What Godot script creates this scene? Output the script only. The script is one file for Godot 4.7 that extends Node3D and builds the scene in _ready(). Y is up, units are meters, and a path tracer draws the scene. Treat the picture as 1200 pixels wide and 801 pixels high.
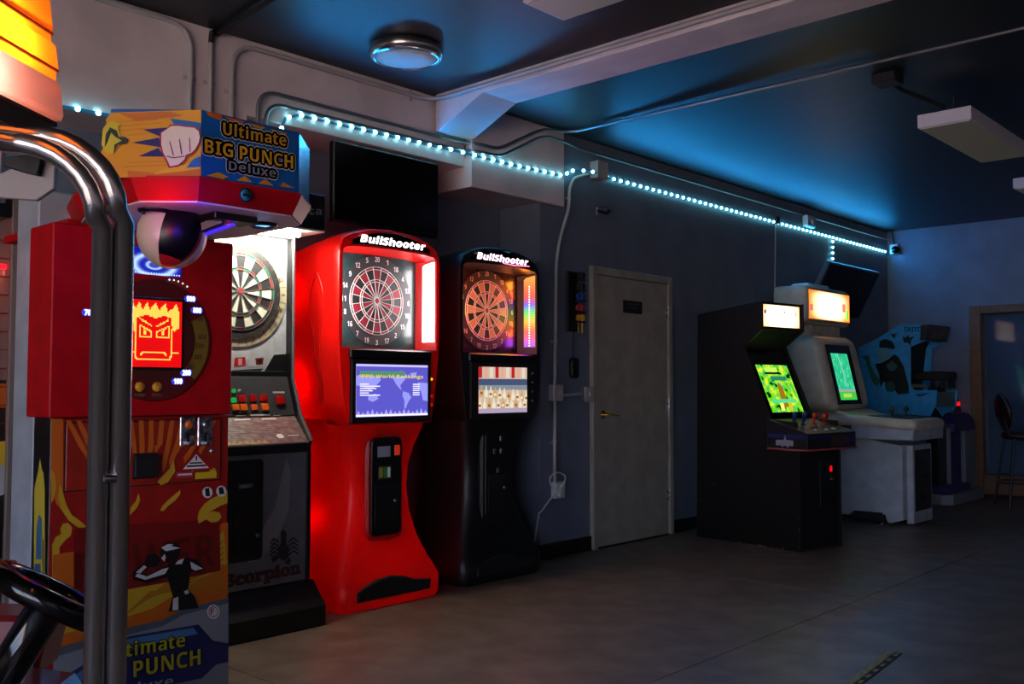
extends Node3D
# A dim arcade in daytime: dart machines, a punching machine and upright cabinets along one wall.
# x runs along the door wall, y is up, the camera looks towards +x and -z. Metres.
# ---------------------------------------------------------------- pixels to places (frame 1200 x 801)
const FOC := 1119.0
const EYE := Vector3(0, 1.21, 0)
var cf: Vector3
var cr: Vector3
var cu: Vector3
func ray(u: float, v: float) -> Vector3:
	return cf + cr * ((u - 600.0) / FOC) - cu * ((v - 400.5) / FOC)
func pd(u: float, v: float, k: float) -> Vector3:      # point at depth k
	return EYE + ray(u, v) * k
func fl(u: float, v: float, y := 0.0) -> Vector3:      # on a level plane
	var d := ray(u, v)
	return EYE + d * ((y - EYE.y) / d.y)
func onp(u: float, v: float, p: Vector3, n: Vector3) -> Vector3:   # on any plane
	var d := ray(u, v)
	return EYE + d * ((p - EYE).dot(n) / d.dot(n))
func wz(u: float, v: float, z: float) -> Vector3:
	return onp(u, v, Vector3(0, 0, z), Vector3(0, 0, 1))
func wx(u: float, v: float, x: float) -> Vector3:
	return onp(u, v, Vector3(x, 0, 0), Vector3(1, 0, 0))

# ---------------------------------------------------------------- nodes
var counts := {}
func numbered(called: String) -> String:
	counts[called] = counts.get(called, 0) + 1
	return called if counts[called] == 1 else "%s_%03d" % [called, counts[called] - 1]
func thing(called: String, label: String, category: String, at := Vector3.ZERO, turn := 0.0, group := "") -> Node3D:
	var o := Node3D.new()
	o.name = numbered(called)
	add_child(o)
	o.position = at
	o.rotation.y = turn
	tag(o, label, category, group)
	return o
func tag(o: Node, label: String, category: String, group := "") -> void:
	o.set_meta("label", label)
	o.set_meta("category", category)
	if group:
		o.set_meta("group", group)
func sset(called: String, label := "") -> Node3D:        # a piece of the setting
	var o := Node3D.new()
	o.name = numbered(called)
	add_child(o)
	o.set_meta("kind", "structure")
	if label:
		o.set_meta("label", label)
	return o
func ST() -> SurfaceTool:
	var s := SurfaceTool.new()
	s.begin(Mesh.PRIMITIVE_TRIANGLES)
	s.set_smooth_group(-1)
	s.set_color(Color.WHITE)
	return s
func obj(called: String, st: SurfaceTool, m: Material, parent: Node = self) -> MeshInstance3D:
	st.generate_normals()
	var o := MeshInstance3D.new()
	o.mesh = st.commit()
	o.material_override = m
	if parent == self:
		o.name = numbered(called)
		add_child(o)
	else:
		o.name = called
		parent.add_child(o, true)
	return o
func put(called: String, mesh: Mesh, m: Material, parent: Node, at: Vector3) -> MeshInstance3D:
	var o := MeshInstance3D.new()
	o.mesh = mesh
	o.material_override = m
	o.name = called
	parent.add_child(o, true)
	o.position = at
	return o
func struct(called: String, st: SurfaceTool, m: Material, label := "") -> MeshInstance3D:
	var o := obj(called, st, m)
	o.set_meta("kind", "structure")
	if label:
		o.set_meta("label", label)
	return o
func omni(parent: Node, at: Vector3, col: Color, e: float, size := 0.03) -> void:
	var l := OmniLight3D.new()
	l.light_color = col
	l.light_energy = e
	l.light_size = size
	l.omni_range = 25.0
	l.omni_attenuation = 2.0
	l.shadow_enabled = true
	l.name = "lamp_light"
	parent.add_child(l, true)
	l.position = at
func area(parent: Node, at: Vector3, facing: Vector3, up: Vector3, sx: float, sy: float, col: Color, e: float) -> void:
	var l := AreaLight3D.new()
	l.light_color = col
	l.light_energy = e
	l.area_size = Vector2(sx, sy)
	l.area_normalize_energy = true
	l.area_range = 25.0
	l.shadow_enabled = true
	l.name = "panel_light"
	parent.add_child(l, true)
	l.transform = Transform3D(Basis.looking_at(facing, up), at)

# ---------------------------------------------------------------- shapes
func tri(st: SurfaceTool, a: Vector3, b: Vector3, c: Vector3) -> void:
	st.add_vertex(a); st.add_vertex(b); st.add_vertex(c)
func poly(st: SurfaceTool, p: Array, out: Vector3) -> void:       # convex, either winding
	var n: Vector3 = (p[1] - p[0]).cross(p[2] - p[0])
	var q := p.duplicate()
	if n.dot(out) > 0:
		q.reverse()
	for i in range(1, q.size() - 1):
		tri(st, q[0], q[i], q[i + 1])
func box(st: SurfaceTool, c: Vector3, s: Vector3, b := 0.004, bas := Basis.IDENTITY) -> void:
	var h := s / 2.0
	b = minf(b, minf(h.x, minf(h.y, h.z)) * 0.9)
	var ax := [Vector3.RIGHT, Vector3.UP, Vector3.BACK]
	for i in 3:
		var j := (i + 1) % 3
		var k := (i + 2) % 3
		for g in [-1.0, 1.0]:
			var pts := []
			for e in [[-1, -1], [1, -1], [1, 1], [-1, 1]]:
				pts.append(c + bas * (ax[i] * (g * h[i]) + ax[j] * (e[0] * (h[j] - b)) + ax[k] * (e[1] * (h[k] - b))))
			poly(st, pts, bas * (ax[i] * g))
			if b > 0.0:
				for g2 in [-1.0, 1.0]:
					var q := []
					for e in [-1.0, 1.0]:
						q.append(c + bas * (ax[i] * (g * h[i]) + ax[j] * (g2 * (h[j] - b)) + ax[k] * (e * (h[k] - b))))
					for e in [1.0, -1.0]:
						q.append(c + bas * (ax[i] * (g * (h[i] - b)) + ax[j] * (g2 * h[j]) + ax[k] * (e * (h[k] - b))))
					poly(st, q, bas * (ax[i] * g + ax[j] * g2))
	if b > 0.0:
		for gx in [-1.0, 1.0]:
			for gy in [-1.0, 1.0]:
				for gz in [-1.0, 1.0]:
					var s3 := Vector3(gx, gy, gz)
					poly(st, [c + bas * (s3 * Vector3(h.x, h.y - b, h.z - b)), c + bas * (s3 * Vector3(h.x - b, h.y, h.z - b)), c + bas * (s3 * Vector3(h.x - b, h.y - b, h.z))], bas * s3)
func bx(st: SurfaceTool, x0: float, x1: float, y0: float, y1: float, z0: float, z1: float, b := 0.004) -> void:
	box(st, Vector3((x0 + x1) / 2, (y0 + y1) / 2, (z0 + z1) / 2), Vector3(absf(x1 - x0), absf(y1 - y0), absf(z1 - z0)), b)
func pv(a: Array) -> PackedVector2Array:
	var r := PackedVector2Array()
	for i in range(0, a.size(), 2):
		r.append(Vector2(a[i], a[i + 1]))
	return r
func inset(p: PackedVector2Array, d: float) -> PackedVector2Array:    # towards the inside, same count
	var n := p.size()
	var area2 := 0.0
	for i in n:
		area2 += p[i].cross(p[(i + 1) % n])
	var s := 1.0 if area2 > 0 else -1.0
	var r := PackedVector2Array()
	for i in n:
		var e1 := (p[i] - p[(i + n - 1) % n]).normalized()
		var e2 := (p[(i + 1) % n] - p[i]).normalized()
		var n1 := Vector2(-e1.y, e1.x) * s
		var n2 := Vector2(-e2.y, e2.x) * s
		var m := n1 + n2
		var l := maxf(m.length_squared(), 0.35)
		r.append(p[i] + m * (2.0 * d / l))
	return r
func extr(st: SurfaceTool, p: PackedVector2Array, o: Vector3, ax: Vector3, ay: Vector3, dv: Vector3, b := 0.003) -> void:   # 2-d outline pushed along dv, edges chamfered
	var n := p.size()
	var q := inset(p, b) if b > 0 else p
	var un := dv.normalized()
	var t := Geometry2D.triangulate_polygon(q)
	var c2 := Vector2.ZERO
	for v in p:
		c2 += v / n
	for side in [0, 1]:
		var base: Vector3 = o + dv * side
		var nn := un * (1.0 if side else -1.0)
		for i in range(0, t.size(), 3):
			poly(st, [base + ax * q[t[i]].x + ay * q[t[i]].y, base + ax * q[t[i + 1]].x + ay * q[t[i + 1]].y, base + ax * q[t[i + 2]].x + ay * q[t[i + 2]].y], nn)
	var area2 := 0.0
	for i in n:
		area2 += p[i].cross(p[(i + 1) % n])
	var s := 1.0 if area2 > 0 else -1.0
	for i in n:
		var a := p[i]
		var d := p[(i + 1) % n]
		var e := (d - a).normalized()
		var on := (ax * e.y - ay * e.x) * s
		var lo := o + un * b
		var hi := o + dv - un * b
		var A := ax * a.x + ay * a.y
		var D := ax * d.x + ay * d.y
		poly(st, [lo + A, lo + D, hi + D, hi + A], on)
		if b > 0:
			var qa := ax * q[i].x + ay * q[i].y
			var qd := ax * q[(i + 1) % n].x + ay * q[(i + 1) % n].y
			poly(st, [lo + A, lo + D, o + qd, o + qa], on - un)
			poly(st, [hi + A, hi + D, o + dv + qd, o + dv + qa], on + un)
func loft(st: SurfaceTool, rings: Array, caps := true, smooth := true, close := true) -> void:
	st.set_smooth_group(1 if smooth else -1)
	var n: int = rings[0].size()
	for i in rings.size() - 1:
		var mid := Vector3.ZERO
		for v in rings[i]:
			mid += v / n
		for v in rings[i + 1]:
			mid += v / n
		mid /= 2.0
		for j in (n if close else n - 1):
			var a: Vector3 = rings[i][j]
			var b: Vector3 = rings[i][(j + 1) % n]
			var c: Vector3 = rings[i + 1][(j + 1) % n]
			var d: Vector3 = rings[i + 1][j]
			# winding is the same all round: rings run counter-clockwise seen along the loft
			tri(st, a, c, b)
			tri(st, a, d, c)
	st.set_smooth_group(-1)
	if caps:
		for e in [0, rings.size() - 1]:
			var m := Vector3.ZERO
			for v in rings[e]:
				m += v / n
			for j in n:
				if e == 0:
					tri(st, m, rings[e][j], rings[e][(j + 1) % n])
				else:
					tri(st, m, rings[e][(j + 1) % n], rings[e][j])
func tube(st: SurfaceTool, path: Array, r: float, seg := 10, caps := true) -> void:
	var rings := []
	var t: Vector3 = (path[1] - path[0]).normalized()
	var nrm := t.cross(Vector3.UP)
	if nrm.length() < 0.05:
		nrm = t.cross(Vector3.RIGHT)
	nrm = nrm.normalized()
	for i in path.size():
		var a: Vector3 = path[maxi(i - 1, 0)]
		var b: Vector3 = path[mini(i + 1, path.size() - 1)]
		t = (b - a).normalized()
		nrm = (nrm - t * nrm.dot(t)).normalized()
		var bi := t.cross(nrm)
		var ring := []
		for j in seg:
			var an := TAU * j / seg
			ring.append(path[i] + (nrm * cos(an) + bi * sin(an)) * r)
		rings.append(ring)
	loft(st, rings, caps)
func bend(p: Array, rad: float, n := 6) -> Array:     # rounds the corners of a path
	var r := [p[0]]
	for i in range(1, p.size() - 1):
		var a: Vector3 = (p[i - 1] - p[i])
		var b: Vector3 = (p[i + 1] - p[i])
		var d := minf(rad, minf(a.length(), b.length()) * 0.48)
		var s: Vector3 = p[i] + a.normalized() * d
		var e: Vector3 = p[i] + b.normalized() * d
		for k in n + 1:
			var t := float(k) / n
			r.append(s.lerp(p[i], t).lerp((p[i] as Vector3).lerp(e, t), t))
	r.append(p[-1])
	return r
func lathe(st: SurfaceTool, prof: Array, at := Vector3.ZERO, axis := Vector3.UP, seg := 20, caps := true, smooth := true) -> void:   # prof: [r, h, r, h ...]
	var u := axis.normalized()
	var x := u.cross(Vector3.RIGHT if absf(u.x) < 0.8 else Vector3.UP).normalized()
	var y := u.cross(x)
	var rings := []
	for i in range(0, prof.size(), 2):
		var ring := []
		for j in seg:
			var an := TAU * j / seg
			ring.append(at + u * prof[i + 1] + (x * cos(an) + y * sin(an)) * maxf(prof[i], 0.0002))
		rings.append(ring)
	loft(st, rings, caps, smooth)
func rrect(x0: float, x1: float, z0: float, z1: float, r: float, n := 4) -> PackedVector2Array:   # rounded rectangle, counter-clockwise
	var o := PackedVector2Array()
	var c := [[x1 - r, z1 - r, 0.0], [x0 + r, z1 - r, 0.5], [x0 + r, z0 + r, 1.0], [x1 - r, z0 + r, 1.5]]
	for q in c:
		for k in n + 1:
			var an: float = PI * (q[2] + 0.5 * k / n)
			o.append(Vector2(q[0] + r * cos(an), q[1] + r * sin(an)))
	return o
func ring_at(p: PackedVector2Array, y: float, o := Vector3.ZERO) -> Array:      # level ring, runs the way loft() wants going up
	var r := []
	for i in p.size():
		var v := p[p.size() - 1 - i]
		r.append(o + Vector3(v.x, y, v.y))
	return r
func frame_ring(st: SurfaceTool, loops: Array) -> void:   # loops of the same count joined one to the next, closed outside
	loft(st, loops, false, false)

# ---------------------------------------------------------------- flat print: outlines read off the photograph, laid on the real plane
func srgb(h: String) -> Color:
	return Color(h).srgb_to_linear()
func art(called: String, parent: Node3D, p: Vector3, n: Vector3, layers: Array, m: Material, lift := 0.00018) -> MeshInstance3D:
	var st := ST()
	n = n.normalized()
	if n.dot(EYE - p) < 0:
		n = -n
	var x := Vector3.UP.cross(n)
	if x.length() < 0.01:
		x = Vector3.RIGHT
	x = x.normalized()
	var y := n.cross(x)
	var inv := parent.global_transform.affine_inverse()
	for i in layers.size():
		st.set_color(srgb(layers[i][0]))
		var pts := PackedVector2Array()
		var a: Array = layers[i][1]
		for k in range(0, a.size(), 2):
			var w := onp(a[k], a[k + 1], p, n) - p
			pts.append(Vector2(w.dot(x), w.dot(y)))
		var t := Geometry2D.triangulate_polygon(pts)
		if t.is_empty():
			print("cannot fill ", called, " ", i)
		var o := p + n * lift * (i + 1)
		for k in range(0, t.size(), 3):
			poly(st, [inv * (o + x * pts[t[k]].x + y * pts[t[k]].y), inv * (o + x * pts[t[k + 1]].x + y * pts[t[k + 1]].y), inv * (o + x * pts[t[k + 2]].x + y * pts[t[k + 2]].y)], inv.basis * n)
	return obj(called, st, m, parent)
var fonts := {}
func glyphs(s: String, serif := false, weight := 700) -> Dictionary:
	var key := s + str(serif) + str(weight)
	if fonts.has(key):
		return fonts[key]
	var f := SystemFont.new()
	f.font_names = PackedStringArray(["Droid Serif" if serif else "Droid Sans"])
	f.font_weight = weight
	var t := TextMesh.new()
	t.font = f
	t.text = s
	t.font_size = 48
	t.pixel_size = 0.01
	t.depth = 0.0
	t.curve_step = 3.0
	var arr := t.get_mesh_arrays()
	var vs: PackedVector3Array = arr[Mesh.ARRAY_VERTEX]
	var ix = arr[Mesh.ARRAY_INDEX]
	var out := PackedVector2Array()
	if ix != null and ix.size() > 0:
		for i in ix:
			out.append(Vector2(vs[i].x, vs[i].y))
	else:
		for v in vs:
			out.append(Vector2(v.x, v.y))
	var lo := Vector2(1e9, 1e9)
	var hi := -lo
	for v in out:
		lo = lo.min(v)
		hi = hi.max(v)
	var base := 0.0
	fonts[key] = {"t": out, "lo": lo, "hi": hi, "base": base}
	return fonts[key]
func text(st: SurfaceTool, s: String, at: Vector3, right: Vector3, up: Vector3, col: Color, grow := 0.0, serif := false, weight := 700) -> void:   # fills the parallelogram at, at+right, at+up
	var g := glyphs(s, serif, weight)
	var sz: Vector2 = g.hi - g.lo
	if sz.x <= 0 or sz.y <= 0:
		print("no glyphs for ", s)
		return
	st.set_color(col)
	var n := right.cross(up)
	var offs := [Vector2.ZERO]
	if grow > 0:
		for k in 10:
			offs.append(Vector2.from_angle(TAU * k / 10) * grow)
		if grow > 0.005:
			for k in 6:
				offs.append(Vector2.from_angle(TAU * k / 6) * grow * 0.5)
	var ru := right.normalized()
	var uu := up.normalized()
	for o in offs:
		for i in range(0, g.t.size(), 3):
			var q := []
			for k in 3:
				var v: Vector2 = (g.t[i + k] - g.lo) / sz
				q.append(at + right * v.x + up * v.y + ru * o.x + uu * o.y)
			if (q[1] - q[0]).cross(q[2] - q[0]).length_squared() > 1e-16:
				poly(st, q, n)
func ptext(st: SurfaceTool, parent: Node3D, s: String, p: Vector3, n: Vector3, u0: float, v0: float, u1: float, v1: float, hpx: float, col: String, lift := 0.003, grow := 0.0, serif := false, weight := 700) -> void:   # lettering between two pixels of a plane
	n = n.normalized()
	if n.dot(EYE - p) < 0:
		n = -n
	p += n * lift
	var a := onp(u0, v0, p, n)
	var b := onp(u1, v1, p, n)
	var c := onp(u0, v0 - hpx, p, n)
	var inv := parent.global_transform.affine_inverse()
	text(st, s, inv * a, inv.basis * (b - a), inv.basis * (c - a), srgb(col), grow, serif, weight)

# ---------------------------------------------------------------- pictures
func ipoly(img: Image, a: Array, col: Color) -> void:      # fills an outline given in 0..1
	var w := img.get_width()
	var h := img.get_height()
	var n := a.size() / 2
	var lo := h
	var hi := 0
	for i in n:
		lo = mini(lo, int(a[i * 2 + 1] * h))
		hi = maxi(hi, int(a[i * 2 + 1] * h) + 1)
	for y in range(maxi(lo, 0), mini(hi + 1, h)):
		var xs := []
		var fy := y + 0.5
		for i in n:
			var x1: float = a[i * 2] * w
			var y1: float = a[i * 2 + 1] * h
			var x2: float = a[(i * 2 + 2) % a.size()] * w
			var y2: float = a[(i * 2 + 3) % a.size()] * h
			if (y1 <= fy) != (y2 <= fy):
				xs.append(x1 + (fy - y1) / (y2 - y1) * (x2 - x1))
		xs.sort()
		for k in range(0, xs.size() - 1, 2):
			img.fill_rect(Rect2i(int(xs[k]), y, maxi(int(xs[k + 1]) - int(xs[k]), 1), 1), col)
func irect(img: Image, x: float, y: float, w: float, h: float, col: Color) -> void:
	img.fill_rect(Rect2i(int(x * img.get_width()), int(y * img.get_height()), maxi(int(w * img.get_width()), 1), maxi(int(h * img.get_height()), 1)), col)
func picture(w: int, h: int, col: Color) -> Image:
	var i := Image.create(w, h, false, Image.FORMAT_RGB8)
	i.fill(col)
	return i
func noise_tex(freq: float, lo: Color, hi: Color, sd := 1, size := 512, oct := 4, bias := 0.5, contrast := 1.0) -> ImageTexture:
	var n := FastNoiseLite.new()
	n.seed = sd
	n.noise_type = FastNoiseLite.TYPE_SIMPLEX_SMOOTH
	n.frequency = freq
	n.fractal_octaves = oct
	var src := n.get_seamless_image(size, size)
	var data := src.get_data()
	var out := PackedByteArray()
	out.resize(size * size * 3)
	for i in size * size:
		var t := clampf((data[i] / 255.0 - bias) * contrast + 0.5, 0, 1)
		out[i * 3] = int(lerpf(lo.r, hi.r, t) * 255)
		out[i * 3 + 1] = int(lerpf(lo.g, hi.g, t) * 255)
		out[i * 3 + 2] = int(lerpf(lo.b, hi.b, t) * 255)
	return ImageTexture.create_from_image(Image.create_from_data(size, size, false, Image.FORMAT_RGB8, out))

# ---------------------------------------------------------------- materials
var M := {}
func mat(col: Color, rough := 0.5, metal := 0.0, tex: Texture2D = null, scale := 1.0) -> StandardMaterial3D:
	var m := StandardMaterial3D.new()
	m.albedo_color = col
	m.roughness = rough
	m.metallic = metal
	if tex:
		m.albedo_texture = tex
		m.uv1_triplanar = true
		m.uv1_world_triplanar = true
		m.uv1_scale = Vector3.ONE * scale
	return m
func glow(col: Color, e: float) -> StandardMaterial3D:
	var m := StandardMaterial3D.new()
	m.albedo_color = Color(0.1, 0.1, 0.1)
	m.roughness = 0.4
	m.emission_enabled = true
	m.emission = col
	m.emission_energy_multiplier = e
	return m
func glow_tex(t: Texture2D, e: float, rough := 0.15) -> StandardMaterial3D:
	var m := StandardMaterial3D.new()
	m.albedo_color = Color(0.02, 0.02, 0.02)
	m.roughness = rough
	m.emission_enabled = true
	m.emission = Color.BLACK
	m.emission_texture = t
	m.emission_energy_multiplier = e
	return m
func panel(called: String, parent: Node3D, a: Vector3, b: Vector3, c: Vector3, d: Vector3, m: Material, thick := 0.004) -> MeshInstance3D:   # picture panel with thickness: corners lower left, lower right, upper right, upper left, seen from its front
	var st := ST()
	var n := (b - a).cross(d - a).normalized()
	var f := [a, b, c, d]
	var uv := [Vector2(0, 1), Vector2(1, 1), Vector2(1, 0), Vector2(0, 0)]
	for k in [0, 2, 1, 0, 3, 2]:
		st.set_uv(uv[k])
		st.add_vertex(f[k])
	st.set_uv(Vector2(0.01, 0.01))
	for i in 4:
		var p: Vector3 = f[i]
		var q: Vector3 = f[(i + 1) % 4]
		poly(st, [p, q, q - n * thick, p - n * thick], (p + q) / 2 - (a + c) / 2)
	poly(st, [a - n * thick, b - n * thick, c - n * thick, d - n * thick], -n)
	return obj(called, st, m, parent)
func curved_panel(called: String, parent: Node3D, a: Vector3, b: Vector3, c: Vector3, d: Vector3, bulge: float, m: Material, n := 8) -> MeshInstance3D:   # a tube's domed face
	var st := ST()
	var nn := (b - a).cross(d - a).normalized()
	st.set_smooth_group(1)
	for i in n:
		for j in n:
			for k in [[0, 0], [1, 1], [1, 0], [0, 0], [0, 1], [1, 1]]:
				var u: float = float(i + k[0]) / n
				var v: float = float(j + k[1]) / n
				var w := a.lerp(b, u).lerp(d.lerp(c, u), v) + nn * (bulge * (1.0 - pow(2 * u - 1, 2)) * (1.0 - pow(2 * v - 1, 2)))
				st.set_uv(Vector2(u, 1.0 - v))
				st.add_vertex(w)
	return obj(called, st, m, parent)
func _ready() -> void:
	setup()
	materials()
	setting()
	services()
	led_strips()
	punch_machine()
	scorpion_machine()
	dart_tower("red_dart_machine", "glossy red dart machine with white-lit board and blue map screen", Vector3(3.51, 0, -4.17), true)
	dart_tower("black_dart_machine", "black dart machine with rainbow-lit board beside the wall conduit", Vector3(4.44, 0, -4.19), false)
	black_cabinet()
	white_cabinet()
	gun_cabinet()
	pedestal_machine()
	stool()
	televisions()
	light_tower()
	racing_pod()
	cage_machine()
	wall_things()
	ceiling_lights()

func setup() -> void:
	var cam := Camera3D.new()
	cam.name = "camera"
	add_child(cam)
	cam.position = EYE
	cam.rotation_degrees = Vector3(2.686, -47.288, 0)
	cam.fov = 39.385
	cam.near = 0.02
	cam.current = true
	var b := cam.transform.basis
	cf = -b.z
	cr = b.x
	cu = b.y
	var sky_mat := ProceduralSkyMaterial.new()      # daylight sky for the shop windows; ground brightened to throw light up inside
	sky_mat.sky_top_color = Color(0.50, 0.58, 0.74)
	sky_mat.sky_horizon_color = Color(0.74, 0.76, 0.82)
	sky_mat.ground_bottom_color = Color(0.80, 0.71, 0.68)
	sky_mat.ground_horizon_color = Color(0.80, 0.72, 0.69)
	sky_mat.sun_angle_max = 0.0
	var sky := Sky.new()
	sky.sky_material = sky_mat
	var e := Environment.new()
	e.background_mode = Environment.BG_SKY
	e.sky = sky
	e.background_energy_multiplier = 17.0
	e.tonemap_mode = Environment.TONE_MAPPER_LINEAR
	e.tonemap_exposure = 1.0
	e.sdfgi_enabled = true
	e.ssao_enabled = true
	e.ssil_enabled = true
	var w := WorldEnvironment.new()
	w.environment = e
	w.name = "world"
	add_child(w)

func materials() -> void:
	var G := Color(0.91, 0.91, 0.91)
	var mottle := noise_tex(0.006, G, Color.WHITE, 3, 512, 5, 0.5, 1.6)
	var fine := noise_tex(0.12, Color(0.86, 0.86, 0.86), Color.WHITE, 5, 256, 3)
	var scuff := noise_tex(0.02, Color(0.62, 0.62, 0.62), Color.WHITE, 9, 512, 5, 0.42, 3.0)
	var conc := noise_tex(0.008, Color(0.80, 0.785, 0.77), Color.WHITE, 12, 1024, 6, 0.5, 1.8)
	var brush := noise_tex(0.05, Color(0.55, 0.55, 0.57), Color.WHITE, 15, 256, 4, 0.45, 2.5)
	M.mottle = mottle
	M.concrete = mat(Color(0.49, 0.415, 0.35), 0.42, 0, conc, 0.45)
	M.joint = mat(Color(0.40, 0.34, 0.29), 0.8)
	M.ceiling = mat(Color(0.11, 0.135, 0.16), 0.47, 0, mottle, 0.5)
	M.wall = mat(Color(0.41, 0.45, 0.52), 0.55, 0, mottle, 0.6)
	M.upper = mat(Color(0.86, 0.805, 0.815), 0.6, 0, mottle, 0.6)
	M.base = mat(Color(0.045, 0.045, 0.05), 0.4, 0, fine, 3)
	M.door = mat(Color(0.62, 0.60, 0.555), 0.42, 0, mottle, 1.2)
	M.brass = mat(Color(0.85, 0.62, 0.28), 0.25, 1.0)
	M.steel = mat(Color(0.72, 0.72, 0.74), 0.3, 1.0, brush, 2.0)
	M.chrome = mat(Color(0.80, 0.785, 0.78), 0.21, 0.95, fine, 9.0)
	M.dimmed_white = mat(Color(0.50, 0.52, 0.56), 0.5, 0, mottle, 1.5)  # panel white darkened in the colour, for the weaker daylight at the far end
	M.conduit = mat(Color(0.72, 0.70, 0.71), 0.4, 0, fine, 4)
	M.conduit_metal = mat(Color(0.62, 0.64, 0.66), 0.32, 0.8, fine, 4)
	M.black = mat(Color(0.055, 0.055, 0.06), 0.38, 0, scuff, 2)
	M.black_matte = mat(Color(0.06, 0.06, 0.065), 0.7, 0, fine, 4)
	M.black_gloss = mat(Color(0.03, 0.03, 0.033), 0.12)
	M.dark_shell = mat(Color(0.075, 0.08, 0.085), 0.42, 0, scuff, 1.5)
	M.red_shell = mat(Color(0.95, 0.10, 0.075), 0.32, 0, fine, 3)
	M.red_shell.backlight_enabled = true      # moulded plastic that lets the machine's own lamps shine through
	M.red_shell.backlight = Color(0.8, 0.03, 0.02)
	M.red_paint = mat(Color(0.72, 0.045, 0.09), 0.5, 0, mottle, 2)
	M.red_paint.metallic_specular = 0.3
	M.grey_panel = mat(Color(0.66, 0.70, 0.74), 0.5, 0, mottle, 1.5)
	M.white_plastic = mat(Color(0.82, 0.83, 0.83), 0.38, 0, fine, 3)
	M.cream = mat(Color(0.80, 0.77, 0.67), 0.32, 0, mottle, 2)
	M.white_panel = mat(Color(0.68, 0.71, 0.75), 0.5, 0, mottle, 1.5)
	M.wood = mat(Color(0.44, 0.31, 0.19), 0.5, 0, noise_tex(0.03, Color(0.86, 0.84, 0.82), Color.WHITE, 21, 256, 4, 0.5, 1.4), 1.5)
	M.purple = mat(Color(0.21, 0.17, 0.42), 0.45, 0, fine, 3)
	M.leather = mat(Color(0.16, 0.07, 0.055), 0.4, 0, scuff, 3)
	M.rubber = mat(Color(0.09, 0.085, 0.085), 0.75, 0, fine, 5)
	M.print = mat(Color.WHITE, 0.4)
	M.print.vertex_color_use_as_albedo = true
	M.white_print = mat(Color(0.9, 0.9, 0.9), 0.4)
	M.yellow = mat(Color(0.62, 0.52, 0.10), 0.5, 0, scuff, 4)
	M.clear = mat(Color(0.75, 0.85, 0.95, 0.12), 0.03)
	M.clear.transparency = BaseMaterial3D.TRANSPARENCY_ALPHA
	M.dark_glass = mat(Color(0.30, 0.40, 0.52, 0.45), 0.04)
	M.dark_glass.transparency = BaseMaterial3D.TRANSPARENCY_ALPHA
	M.dark_glass.metallic_specular = 0.3
	M.led = glow(Color(0.50, 0.92, 1.0), 20.0)
	M.led_tape = glow(Color(0.03, 0.42, 0.62), 0.55)
	M.diffuser = mat(Color(0.82, 0.83, 0.78), 0.45, 0, fine, 6)
	M.enamel = mat(Color(0.80, 0.80, 0.84), 0.4)

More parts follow.
